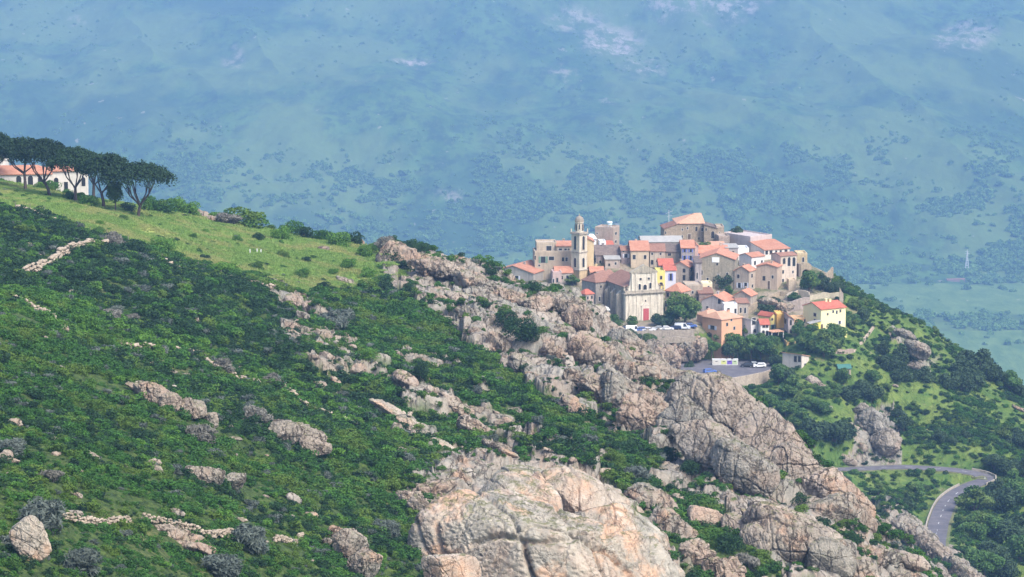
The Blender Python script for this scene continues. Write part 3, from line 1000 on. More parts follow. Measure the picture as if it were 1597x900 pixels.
# right shoulder
house('long grey shed with pinkish end wall and three small windows', 1129, 1170, 1206, 391, 371, (.50, .44, .44), 'flat', D=1080, a=52, wins=[(1140, 380, 3.5, 5), (1178, 378, 2.5, 4), (1189, 377, 2.5, 4), (1198, 376, 2.5, 4)], stone=.12, stain=.15)
house('white house with big salmon roof and a row of five dark windows', 1171, 1192, 1233, 412, 390.5, (.74, .68, .64), 'shed', 'salmon', 1.8, D=1072, wins=[(1195.5, 394, 4, 6), (1202.5, 393.5, 4, 6), (1211, 393, 3, 5), (1218.5, 392.5, 3, 5), (1227, 392, 4, 6)], stone=.1, stain=.12)
house('tall cream house with three dark arches under a red-brown roof', 1204, 1217, 1243, 455, 400, (.66, .57, .49), 'gx', 'brown', .7, D=1052, wins=[(1222.5, 407, 4, 9, 'A'), (1230.5, 408, 4.6, 14, 'A'), (1238.5, 408, 4.8, 14, 'A'), (1221, 424, 2.6, 5), (1221, 437.5, 2.8, 5), (1237, 424, 2.4, 4)], stone=.2)
house('square beige house with salmon roof at the foot of the arcaded house', 1180, 1212, 1224, 457, 417, (.52, .42, .34), 'gx', 'salmon', .9, D=1047, wins=[(1192, 434, 4, 7), (1205, 432, 2.6, 5), (1199.5, 445, 2.8, 14, 'd')], stone=.2)
house('small cream turret house at the foot of the arcaded house', 1228, 1230, 1242, 457, 438, (.62, .52, .40), 'flat', D=1046, depth=4, stone=.4, stain=.2)
house('ochre block behind the arcaded house with one dark window', 1241, 1243, 1259, 416, 397, (.58, .48, .31), 'flat', D=1066, depth=7, wins=[(1252.5, 405, 3, 7)], stone=.35)
house('white house with pale salmon roof between the grey sheds', 1154, 1172, 1193, 421, 401.5, (.78, .72, .68), 'gx', 'salmon', 1.0, D=1063, wins=[(1177.5, 410, 3, 6), (1189, 408, 2.6, 4)], stone=.08, stain=.1)
house('plain white flat-roofed house above the pale salmon roof', 1148, 1150, 1168, 403, 389, (.82, .78, .72), 'flat', D=1072, depth=7, stone=.05, stain=.1)
house('small grey house with white framed windows under the long shed', 1130, 1132, 1151, 405, 387, (.46, .43, .43), 'shed', 'grey', .5, D=1071, wins=[(1136, 394, 2.5, 5), (1143.5, 395, 3, 7)], depth=6, stone=.3)
house('long lilac house with salmon roof and blue windows', 1082, 1084, 1118, 411, 395, (.55, .50, .55), 'gx', 'salmon', 1.9, D=1067, wins=[(1092, 399.5, 4, 6, 'wb'), (1099.5, 399.5, 4, 6, 'wb')], depth=9, stone=.2)
house('second long salmon roof right of the lilac house', 1115, 1118, 1136, 410, 394, (.62, .50, .42), 'gx', 'salmon', 1.8, D=1068.5, depth=9, stone=.2, chim=1)
house('big olive grey gable house with a white tarpaulin on its wall', 1088, 1146, 1155, 449, 405.5, (.37, .34, .275), 'gx', 'salmon', 2.1, D=1048, wins=[(1118.5, 412, 3, 4), (1094.5, 425, 3.5, 7), (1120.5, 432, 3, 8), (1134, 428, 3, 6), (1104, 436, 3, 6)], stone=.45, stain=.4)
house('slim grey annex leaning on the left of the olive gable house', 1082, 1084, 1094, 450, 410, (.40, .37, .38), 'shed', 'dark', 1.0, D=1045, wins=[(1087, 430, 2.6, 10)], depth=7, stone=.4, stain=.5)
house('house with purple-blue shutters and salmon roof', 1061, 1062.5, 1083, 414, 387, (.40, .36, .37), 'gx', 'salmon', 2.0, D=1065, wins=[(1067.5, 391, 3.2, 5, 'wb'), (1077, 391, 3.2, 5, 'wb'), (1067.5, 402, 3.4, 7, 'wb'), (1077, 402, 3.4, 7, 'wb')], depth=9, stone=.35)
house('narrow pink gable right of the purple-blue shutters', 1082, 1083.5, 1089, 412, 384, (.62, .44, .40), 'gy', 'salmon', .6, D=1066, depth=8, stone=.15)
house('beige house with salmon roof and two dark windows one above the other', 1048, 1074, 1086, 448, 417, (.52, .45, .38), 'gx', 'salmon', 1.6, D=1048, wins=[(1067, 422, 4, 6), (1067, 433, 4, 8), (1078, 420, 3, 7), (1078, 434, 3, 9)], stone=.2)
house('small white house edged in blue below the dark red roof', 1034, 1036, 1054, 448, 422, (.66, .66, .76), 'gx', 'red', 1.4, D=1047, wins=[(1046, 432, 3.4, 11, 'wb')], depth=8, stone=.05, stain=.1)
house('narrow bright yellow house behind the church gable', 1022, 1024, 1037, 449, 424, (.80, .62, .20), 'flat', D=1046, wins=[(1031, 433, 3, 5), (1031, 443, 5, 5, 'A')], depth=7, stone=.05, stain=.1)
house('squat house with salmon roof right of the church behind the big tree', 1038, 1062, 1078, 494, 456, (.47, .38, .31), 'hip', 'salmon', 2.3, D=1025, wins=[(1042, 460, 3.5, 6), (1040.5, 474, 5, 9), (1070, 463, 3, 5)], stone=.2)
house('cream cube house in the middle of the village', 1092, 1094.5, 1111, 460, 443, (.76, .66, .46), 'flat', D=1042, wins=[(1105, 448, 2.6, 4)], depth=5, stone=.05, stain=.08)
house('flat-roofed stone house left of the cream cube house', 1066, 1069, 1096, 478, 446, (.45, .39, .32), 'flat', D=1037, wins=[(1088, 467, 3, 7), (1080, 456, 3, 4)], depth=8, stone=.45)
house('brown stone house under the cream cube house', 1088, 1090, 1112, 484, 458, (.34, .27, .24), 'shed', 'brown', .8, D=1034, wins=[(1098, 470, 4, 5)], depth=7, stone=.6)
house('grey plaster house with slanting salmon roof above the orange house', 1095, 1131, 1150, 494, 471, (.50, .47, .48), 'gx', 'salmon', 1.9, D=1026, wins=[(1122, 470, 4.5, 8), (1104, 480, 3.5, 5), (1112, 485, 3, 5)], stone=.25)
house('white walled block with two windows above the orange house roof', 1127, 1129, 1150, 498, 476, (.82, .79, .77), 'flat', D=1021, wins=[(1136, 484, 3.4, 7), (1147, 485, 3, 7)], depth=4, stone=.05, stain=.08)
house('beige stone house with bright salmon roof right of the slanting roof', 1145, 1170, 1182, 500, 462, (.46, .40, .34), 'gx', 'salmon', 1.6, D=1029, wins=[(1176, 482, 2.6, 8), (1152, 480, 3, 6)], stone=.4)
house('low stone house with two arched windows beside the white block', 1148, 1150, 1167, 500, 473, (.47, .42, .37), 'shed', 'brown', .7, D=1023, wins=[(1155, 484, 3, 9, 'A'), (1162, 484, 3, 9, 'A')], depth=5, stone=.4)
house('beige house with salmon roof and pale shuttered windows', 1146, 1168, 1180, 457, 423.5, (.48, .41, .35), 'gx', 'salmon', 1.5, D=1045, wins=[(1152, 431, 3.5, 6), (1153.5, 445, 4, 8, 'wp'), (1163, 445, 4, 8, 'wp'), (1173, 430, 2.6, 6), (1174, 446, 2.6, 5)], stone=.25)
# lower row
house('large orange-pink house with hipped salmon roof above the car park', 1097, 1125, 1159, 543, 499, (.72, .42, .27), 'hip', 'pale', 1.8, D=1004, wins=[(1141, 498.6, 2.6, 4), (1134, 506, 3, 5), (1112, 511, 6, 6, 'wp'), (1146, 512, 3, 5), (1152, 526, 3, 5)], stone=.08, stain=.12, ridge=(.2, .6))
house('pink wing behind the left of the large orange house', 1088, 1103, 1128, 534, 494, (.60, .41, .33), 'hip', 'pale', 1.5, D=1012, wins=[(1098, 499, 2.6, 8), (1093, 520, 3, 5)], stone=.1, stain=.15)
house('white and grey house with slanting white roof and dark terrace openings', 1157, 1171, 1187, 534, 499, (.70, .69, .72), 'shedx', 'white', -1.4, D=1008, wins=[(1175.5, 501, 6, 11), (1177, 516, 5, 6, 'A'), (1181, 523, 3.2, 4)], stone=.08, stain=.2)
house('small white house with red roof and twin arches in the lower row', 1183, 1186, 1199.5, 533, 506.5, (.78, .74, .70), 'gx', 'red', 1.3, D=1006, wins=[(1191, 509, 4, 4), (1196, 509, 3.5, 4), (1190.5, 520, 3.8, 9, 'A'), (1196, 520, 3.4, 9, 'A')], depth=6, stone=.05, stain=.12)
house('yellow gable house with long pinkish roof in the lower row', 1184, 1201, 1211, 524, 494, (.82, .66, .26), 'gy', 'red', 1.0, D=1014, wins=[(1205.5, 510, 4, 7, 'wg'), (1204, 498, 2.6, 3)], a=48, stone=.05, stain=.1)
house('ochre orange wall house next to the yellow gable house', 1209, 1211, 1224, 523, 491.5, (.76, .46, .14), 'flat', D=1014.5, depth=7, stone=.08, stain=.12)
house('tall lilac grey house with a slanting top in the lower row', 1224, 1229, 1238, 533, 493, (.52, .44, .45), 'shedx', 'brown', -1.2, D=1008, wins=[(1226.5, 501, 2, 8), (1233, 503, 3, 8), (1233.5, 517, 3, 8, 'A')], stone=.2, depth=9)
house('low orange garden house left of the yellow hip house', 1234, 1236, 1260, 511, 497.5, (.74, .46, .26), 'flat', D=1018, depth=5, wins=[(1256, 502, 4, 8, 'd')], stone=.1, stain=.1)
house('big pale yellow house with red tiled roof at the right end', 1256, 1280, 1321, 518, 483, (.84, .74, .42), 'gx', 'red', 1.6, D=1011, wins=[(1272, 491, 3.4, 5), (1272, 500, 2.4, 4), (1300, 486, 2.4, 4), (1306, 487, 2.4, 5), (1312, 485, 2.4, 4), (1291, 490, 2.2, 3), (1311, 503, 3, 5, 'wp'), (1281.5, 510, 3, 8, 'd')], stone=.03, stain=.06, chim=2)
house('bright yellow lean-to at the foot of the pale yellow house', 1261, 1263, 1280, 519, 505.5, (.86, .74, .16), 'shedx', 'grey', .8, D=1009.5, depth=3, stone=.03, stain=.06)
house('small yellow garden hut below the pale yellow house', 1309, 1311, 1321, 532, 519, (.84, .76, .30), 'flat', depth=3, stone=.03, stain=.08)
house('low white house with pale salmon roof and dark porch below the village', 1222, 1250, 1263, 580, 554, (.66, .60, .55), 'shedx', 'pale', -.9, a=40, wins=[(1241, 560, 4, 9), (1247, 560, 4, 9), (1256, 569, 3, 4)], stone=.15, stain=.2)
house('low ochre terrace house with yellow pillars above the white house', 1224, 1227, 1253, 546, 535, (.74, .48, .22), 'flat', depth=5, wins=[(1241, 539, 2.4, 6), (1247, 539, 2.4, 6)], stone=.1)
house('teal roofed garden hut among the bushes right of the village', 1306, 1308, 1327, 584, 575, (.50, .42, .36), 'gx', 'teal', .9, depth=4, stone=.2, name='garden_hut', cat='hut', group='garden huts')
house('small tall house with red roof left of the church', 903, 913, 926, 492, 459.5, (.56, .43, .39), 'hip', 'red', 1.3, D=1024, wins=[(908, 466, 2.2, 5), (916.5, 464.5, 2.6, 5), (923, 463.5, 2.6, 5), (916.5, 475, 2.6, 6), (923.5, 474, 2.6, 6)], stone=.15)
house('low whitish vaulted shed below the small red roofed house', 924, 926, 950, 505, 484, (.68, .64, .50), 'hip', 'white', 1.0, D=1016, depth=5, stone=.1, stain=.3)
house('pale yellow house with salmon roof just right of the bell tower', 918, 921, 942, 440, 425, (.70, .58, .34), 'gx', 'salmon', 1.3, D=1054, depth=8, wins=[(917, 433, 2, 6)], stone=.1, chim=1)
house('old dark stained stone house with brown hipped roof left of the church nave', 908, 929, 957, 490, 441, (.36, .335, .315), 'hip', 'brown', 2.3, D=1031, wins=[(937, 447, 3, 4), (947, 452, 3, 6), (935, 466, 3, 7)], stone=.5, stain=.85)
house('old brown roofed house between bell tower and church', 918, 940, 962, 462, 434, (.40, .34, .30), 'gx', 'brown', 1.8, D=1044, wins=[(946, 440, 2.6, 4)], stone=.4, stain=.5)
house('red dormered stone house at the back of the church roof', 1026, 1028, 1050, 424, 414, (.42, .32, .28), 'gx', 'red', 1.6, D=1057, depth=8, stone=.3)
house('grey stone house under the castle beside the ivy', 1104, 1106, 1131, 396, 384, (.50, .44, .36), 'shed', 'pale', .6, D=1076, depth=6, wins=[(1115, 389, 3, 4)], stone=.4)

# water tank on the square tower
troot, tWL, tWR, tH, ts = tw
tank = empty('water_tank', troot.matrix_basis @ Vector((tWR * .45, tWL * .35, tH + .06)))
tag(tank, 'pale blue-white water tank standing on the square tower', 'water tank')
M_TANK = m_plain('pale_tank_paint', (.55, .68, .74), .5, .1); M_TANKT = m_plain('white_tank_lid', (.8, .82, .84), .5, .1)
m = MB()
for q in range(4): m.tube([(.7 * math.cos(q * math.pi / 2 + .7), .7 * math.sin(q * math.pi / 2 + .7), 0), (.7 * math.cos(q * math.pi / 2 + .7), .7 * math.sin(q * math.pi / 2 + .7), .9)], .06)
m.build('stand', M_TANK, tank)
MB().lathe([(.85, .85), (.85, 1.7)], 14).build('barrel', M_TANK, tank)
MB().lathe([(1.05, 1.7), (1.0, 1.9), (.3, 2.1)], 14).build('lid', M_TANKT, tank)

# white tarpaulin on the olive gable
tp = at(1116, 405, 1038)
for h_ in ALLH:
    if h_[0]['label'].startswith('big olive'):
        r_, WL_, WR_, H_ = h_
        MB().box(-.14, -.02, WL_ * .42, WL_ * .42 + 2.4, H_ - .9, H_ + .75).build('tarpaulin', m_plain('white_canvas', (.78, .80, .82), .8, .1), r_)

# ------------------------------------------------------------------ bell tower
p = at(903.5, 444, 1053); s_ = F / math.hypot(p.y, p.z)
bt = empty('bell_tower', p, R(45)); tag(bt, 'tall cream bell tower with arched openings and grey dome', 'bell tower')
BW = 26 / s_ / 2 * math.sqrt(2) * .98
WB = m_wall((.66, .60, .50), .22, .3); DOMEM = m_wall((.34, .30, .25), .3, .3); OCH = m_wall((.60, .47, .30), .3, .3)
zt = 81 / s_
z1 = 22 / s_; z2_ = 50 / s_
m = MB(); m.box(0, BW, 0, BW, -5, z1); m.build('lower_shaft', OCH, bt)
m = MB(); m.box(.08, BW - .08, .08, BW - .08, z1, zt - .4); m.build('upper_shaft', WB, bt)
m = MB()
for zz, e in ((z1, .18), (z2_, .14), (zt - .4, .35)): m.box(-e, BW + e, -e, BW + e, zz - .12, zz + .22)
m.box(-.15, BW + .15, -.15, BW + .15, zt - .18, zt + .1)
m.build('cornice', m_wall((.42, .38, .33), .3, .4), bt)
for f in 'RL':
    for z_, h_, w_ in ((z1 + 1.0, 3.1, 1.05), (z2_ + .9, 4.6, 1.05)):
        dark_opening('belfry_opening', bt, f, BW / 2, z_, w_, h_, arch=True, frame=WB)
ln = MB().lathe([(1.55, zt + .1), (1.42, zt + .35), (1.38, zt + 3.2), (1.62, zt + 3.25), (1.62, zt + 3.5)], 8, (BW / 2, BW / 2)).build('lantern', WB, bt)
m = MB()
for q in range(8):
    t_ = q * math.pi / 4
    m2 = (BW / 2 + 1.34 * math.cos(t_), BW / 2 + 1.34 * math.sin(t_))
    m.lathe([(.22, zt + .6), (.22, zt + 2.5), (.05, zt + 2.9)], 6, m2)
m.build('lantern_opening', M_GLASS, ln)
MB().lathe([(1.55, zt + 3.5), (1.5, zt + 4.0), (1.25, zt + 4.7), (.8, zt + 5.15), (.3, zt + 5.4), (.12, zt + 5.9), (.05, zt + 6.2)], 12, (BW / 2, BW / 2)).build('dome', DOMEM, bt)
for q in ((0, 0), (BW, 0), (0, BW), (BW, BW)): MB().lathe([(.25, zt + .1), (.2, zt + .9), (.05, zt + 1.3)], 6, q).build('pinnacle', WB, bt)

# ------------------------------------------------------------------ church
p = at(975, 507, 1018); s_ = F / math.hypot(p.y, p.z)
a_ = R(70)
ch = empty('church', p, math.pi / 2 - a_); tag(ch, 'old baroque church with stained cream facade and red door', 'church')
FW = 60 / s_ / math.sin(a_); NL = 20.0
CF = m_wall((.72, .67, .58), .3, .42); CD_ = m_wall((.33, .305, .275), .4, .9); CC = m_wall((.43, .39, .33), .3, .6)
zc = 49 / s_                                     # height of the cornice
def X(px): return (px - 975) / 60 * FW
def Z(py, px=1003): return (507 - py) / s_ / .989 - X(px) * math.cos(a_) * UPM
h1 = Z(459, 1005)
MB().box(.3, FW - .3, 1.3, NL, -5, h1 + 2.4).build('nave_wall', CD_, ch)
roof_mesh([[(-.1, .9, h1 + 2.3), (FW / 2, .9, h1 + 5.2), (FW / 2, NL + .3, h1 + 5.2), (-.1, NL + .3, h1 + 2.3)],
           [(FW / 2, .9, h1 + 5.2), (FW + .1, .9, h1 + 2.3), (FW + .1, NL + .3, h1 + 2.3), (FW / 2, NL + .3, h1 + 5.2)]]).build('nave_roof', m_tile('brown'), ch)
MB().prism([(.3, 1.3, h1 + 2.4), (FW - .3, 1.3, h1 + 2.4), (FW / 2, 1.3, h1 + 5.1)], (0, NL - 1.4, 0)).build('nave_gable', CD_, ch)
for k, yy in enumerate((4.2, 9.2, 14.2)):
    MB().box(-1.1, .3, yy, yy + 1.3, -5, h1 - .5).prism([(-1.1, yy, h1 - .5), (.3, yy, h1 - .5), (.3, yy, h1 + .9)], (0, 1.3, 0)).build('buttress', CC if k else m_wall((.56, .50, .42), .3, .4), ch)
MB().box(0, FW, 0, 1.3, -5, h1).build('lower_facade', CF, ch)
m = MB().box(-.35, FW + .35, -.35, 1.5, h1, h1 + .35).box(-.6, FW + .6, -.6, 1.6, h1 + .35, h1 + .6).box(-.1, FW + .1, -.1, 1.3, h1 + .6, h1 + 1.3)
m.build('cornice', CC, ch)
u0, u1 = X(985), X(1024); h2 = Z(426, 1005)
m = MB().box(u0, u1, .1, 1.2, h1 + 1.3, h2)
m.build('upper_facade', CF, ch)
for q, x0, x1 in ((-1, X(978), u0), (1, u1, X(1032))):
    pts = []
    n = 8; xa, xb = (x0, x1)
    prof = [(xa + (xb - xa) * k / n, h1 + 1.3 + (h2 - h1 - 1.6) * ((k / n) ** 2.2 if q < 0 else (1 - k / n) ** 2.2)) for k in range(n + 1)]
    MB().prism([(xa, .3, h1 + 1.3), (xb, .3, h1 + 1.3)] + [(x_, .3, z_ + .05) for x_, z_ in prof[::-1]], (0, .7, 0)).build('scroll', CF, ch)
MB().box(u0 - .4, u1 + .4, -.15, 1.3, h2, h2 + .4).build('upper_cornice', CC, ch)
MB().prism([(u0 - .5, -.2, h2 + .4), (u1 + .5, -.2, h2 + .4), ((u0 + u1) / 2, -.2, Z(412, 1005) - .1)], (0, 1.4, 0)).build('pediment', m_wall((.46, .42, .34), .35, .5), ch)
for px in (986, 992, 1017.5, 1023.5):
    MB().box(X(px) - .28, X(px) + .28, -.12, .1, h1 + 1.3, h2 - .002).build('pilaster', CF, ch)
for px in (977, 982, 994, 1016, 1028, 1033.5):
    MB().box(X(px) - .32, X(px) + .32, -.16, .0, -4, h1 - .002).build('pilaster', CF, ch)
for px in (974, 980, 1030, 1036):
    MB().lathe([(.25, h1 + 1.3), (.3, h1 + 1.8), (.12, h1 + 2.3), (.22, h1 + 2.6), (.04, h1 + 3.0)], 8, (X(px), .5)).build('urn', CC, ch)
DR = m_plain('faded_red_door_paint', (.48, .09, .10), .7, .15)
SUR = m_wall((.74, .68, .60), .1, .15)
zd = 0.55
dr = MB().box(X(1000.5), X(1013), -.3, -.001, zd - .3, Z(480, 1006) + .7).prism([(X(999.5), -.4, Z(480) + .7), (X(1014), -.4, Z(480) + .7), (X(1006.8), -.4, Z(480) + 2.0)], (0, .39, 0)).build('door_surround', SUR, ch)
for q in (0, 1):
    MB().box(X(1003) + q * 1.0, X(1003) + q * 1.0 + .94, -.36, -.31, zd, Z(481, 1006) + .0).build('door_leaf', DR, ch)
MB().box(X(998), X(1015.5), -1.6, -.31, -.8, zd - .3).build('steps', SUR, ch)
for px, py, w_, h_, ar in ((997.5, 447, .8, 1.9, 1), (1014.5, 446, .8, 1.9, 1), (1006, 448, 1.2, 1.7, 1), (999, 435, .7, .7, 0), (1012, 435, .7, .7, 0), (1007, 470, .5, .9, 1)):
    dark_opening('niche', ch, 'R', X(px), Z(py) - h_ / 2, w_, h_, arch=bool(ar), frame=SUR)

# ------------------------------------------------------------------ ruins and walls
def jag_wall(label, pts, h, th, mat, name='stone_wall', cat='wall', group=None, jag=.5, base=2.5, zmode=None):
    """wall along world points; pts = list of Vector at ground"""
    m = MB(); n = len(pts)
    rr = random.Random(len(label) * 7)
    top = []
    fine = []
    for i in range(n - 1):
        L = (pts[i + 1] - pts[i]).length; k = max(1, int(L / 1.2))
        for j in range(k): fine.append(pts[i].lerp(pts[i + 1], j / k))
    fine.append(pts[-1])
    for i, p in enumerate(fine):
        d = (fine[min(i + 1, len(fine) - 1)] - fine[max(i - 1, 0)]); d.z = 0; d.normalize()
        nr = Vector((-d.y, d.x, 0)) * th / 2
        hh = (h(i / max(1, len(fine) - 1)) if callable(h) else h) + rr.uniform(-jag, jag) * .5
        b = len(m.v)
        for q in (p - nr + Vector((0, 0, -base)), p + nr + Vector((0, 0, -base)), p + nr * .85 + Vector((0, 0, hh)), p - nr * .85 + Vector((0, 0, hh))): m.v.append(tuple(q))
        if i:
            for j in range(4): m.f.append((b - 4 + j, b - 4 + (j + 1) % 4, b + (j + 1) % 4, b + j))
        else: m.f.append((3, 2, 1, 0))
    m.f.append((b, b + 1, b + 2, b + 3))
    o = m.build(name, mat, None); tag(o, label, cat, group)
    return o


WALLM = m_wall((.44, .37, .28), .6, .35)
def wpts(lst, lo=930, hi=1110): return [hit(x, y, lo, hi) for x, y in lst]
# vaulted ruin
p = at(1247, 440, 1058)
rv = empty('ruined_vault', p, R(18)); tag(rv, 'ruined stone vault with one large dark arch beside the cypress bushes', 'ruin')
s_ = F / 1070
RW = 20 / s_
m = MB(); n = 10; r_ = 6.6 / s_; cx = RW * .53; zc_ = 13 / s_
pts = [(0, 0, -3), (cx - r_, 0, -3), (cx - r_, 0, zc_)] + [(cx - r_ * math.cos(k * math.pi / n), 0, zc_ + r_ * math.sin(k * math.pi / n)) for k in range(1, n)] + [(cx + r_, 0, zc_), (cx + r_, 0, -3), (RW, 0, -3), (RW, 0, 25 / s_), (RW * .8, 0, 29 / s_), (RW * .3, 0, 29.5 / s_), (0, 0, 26 / s_)]
m.prism(pts, (0, 1.4, 0)); m.build('arch_wall', WALLM, rv)
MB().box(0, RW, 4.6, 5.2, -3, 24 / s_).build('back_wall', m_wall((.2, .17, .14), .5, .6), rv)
MB().box(-.02, 1.2, 1.4, 4.6, -3, 26 / s_).build('side_wall', WALLM, rv)
MB().box(RW - 1.0, RW - .02, 1.4, 4.6, -3, 24 / s_).build('side_wall', WALLM, rv)
MB().box(0, RW, 1.4, 5.2, 25 / s_, 26.5 / s_).build('vault_top', WALLM, rv)
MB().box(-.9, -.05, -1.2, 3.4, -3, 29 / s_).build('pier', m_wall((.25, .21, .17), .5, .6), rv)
jag_wall('jagged remnant of a ruined stone wall at the right edge of the summit', [at(1284, 445, 1062), at(1298, 441, 1066)], lambda t: 2.5 + 3.6 * t, .9, WALLM, 'ruined_wall', 'ruin', jag=1.8)
jag_wall('low stone wall joining the vault and the jagged wall remnant', [at(1268, 442, 1064), at(1285, 444, 1062)], 1.4, .7, WALLM, 'ruined_wall', 'ruin', jag=.6)
jag_wall('terrace wall below the arcaded house', wpts([(1150, 500), (1182, 478), (1215, 462), (1245, 464)]), 1.7, .8, WALLM, group='village terrace walls')
jag_wall('terrace wall with a whitish coping right of the arcaded house', wpts([(1226, 470), (1244, 462), (1262, 466)]), 2.2, .8, m_wall((.52, .46, .38), .5, .2), group='village terrace walls')
jag_wall('tall grey terrace wall above the pale yellow house', wpts([(1226, 490), (1245, 484), (1262, 480)]), 3.6, .9, m_wall((.42, .36, .33), .5, .4), group='village terrace walls')
jag_wall('long pale garden wall behind the pale yellow house', wpts([(1262, 470), (1285, 465), (1312, 465)]), 1.8, .6, m_wall((.52, .47, .36), .5, .2), group='village terrace walls')
jag_wall('short upright wall stump behind the red roof of the pale yellow house', wpts([(1309, 474), (1315, 476)]), lambda t: 5.5 - 2 * t, .8, m_wall((.50, .42, .36), .4, .2), 'ruined_wall', 'ruin', jag=.8)
jag_wall('brown retaining wall below the bushes right of the pale yellow house', wpts([(1302, 556), (1318, 558), (1330, 556)]), 2.4, .8, m_wall((.42, .34, .29), .5, .2), group='village terrace walls')
jag_wall('slanting pale retaining wall climbing right of the brown retaining wall', wpts([(1331, 556), (1342, 542), (1352, 528), (1362, 516)]), 1.5, .8, m_wall((.54, .45, .36), .5, .2), group='village terrace walls')
jag_wall('stone parapet along the church square', [at(955, 520, 1003), at(1000, 519, 1002), at(1040, 518, 1001), at(1083, 517, 1000)], .6, .5, m_wall((.48, .42, .36), .5, .3), 'parapet', 'wall', jag=.1, base=2)
jag_wall('high stone wall under the church square parapet', [at(1008, 527, 999.5), at(1040, 526, 999), at(1085, 525, 999)], .0, 1.0, m_wall((.44, .385, .32), .6, .4), jag=.7, base=1.8, group='village terrace walls')
jag_wall('thin whitish boundary wall below the low white house', wpts([(1252, 590), (1266, 600), (1281, 603)]), 1.0, .5, m_wall((.60, .56, .52), .3, .2), jag=.3, group='village terrace walls')

# carport canopy
p = at(1203, 532, 1004); cpz = empty('carport', p, R(25)); tag(cpz, 'pale roofed carport on white posts in front of the lilac grey house', 'carport')
MB().box(0, 4.6, 0, 3.6, 2.7, 2.95).build('canopy', m_tile('pale'), cpz)
for x_, y_ in ((.1, .1), (4.3, .1), (.1, 3.3), (4.3, 3.3)): MB().box(x_, x_ + .25, y_, y_ + .25, -3, 2.7).build('post', M_FRAME, cpz)
MB().box(.3, 4.3, 3.2, 3.28, -2, 2.6).build('opening_shade', m_wall((.10, .09, .10), .1, .1), cpz)  # near-black sheet painted for the shade in the opening under the canopy

# ------------------------------------------------------------------ car park
lp = [at_z(x, y, LOTZ) for x, y in LOT]
MB().prism([(v.x, v.y, LOTZ - .3) for v in lp], (0, 0, .3)).build('parking_surface', M_ASPH)['kind'] = 'structure'
front = [at_z(x, y, LOTZ) for x, y in [(1195, 560.5), (1208, 562.5), (1212, 569), (1208.5, 575.5), (1190, 581.5), (1165, 586.5), (1140, 591), (1115, 597), (1085, 603), (1060, 606)]]
jag_wall('tall curved stone retaining wall round the car park', [Vector((v.x, v.y, LOTZ)) for v in front], lambda t: .9 if t < .2 else .25, .6, m_wall((.50, .43, .36), .5, .3), 'retaining_wall', 'wall', jag=.02, base=5.5)
jag_wall('low stone wall along the back of the car park', [at_z(x, y, LOTZ) for x, y in ((1050, 566), (1090, 559), (1150, 558), (1195, 559.8))], 1.1, .5, m_wall((.42, .36, .32), .5, .3), 'stone_wall', 'wall', jag=.1, base=3)

# ------------------------------------------------------------------ cars
M_TYRE = m_plain('tyre_rubber', (.03, .03, .03), .9, .1); M_RIM = m_plain('wheel_metal', (.5, .5, .52), .35, .05, metal=.8)
M_CGL = m_plain('car_glass', (.03, .035, .045), .1, .05, 2, 0, .6)
CARCOL = {}
def carmat(c):
    if c not in CARCOL: CARCOL[c] = m_plain('car_paint', c, .3, .05, .5, 0, .6)
    return CARCOL[c]


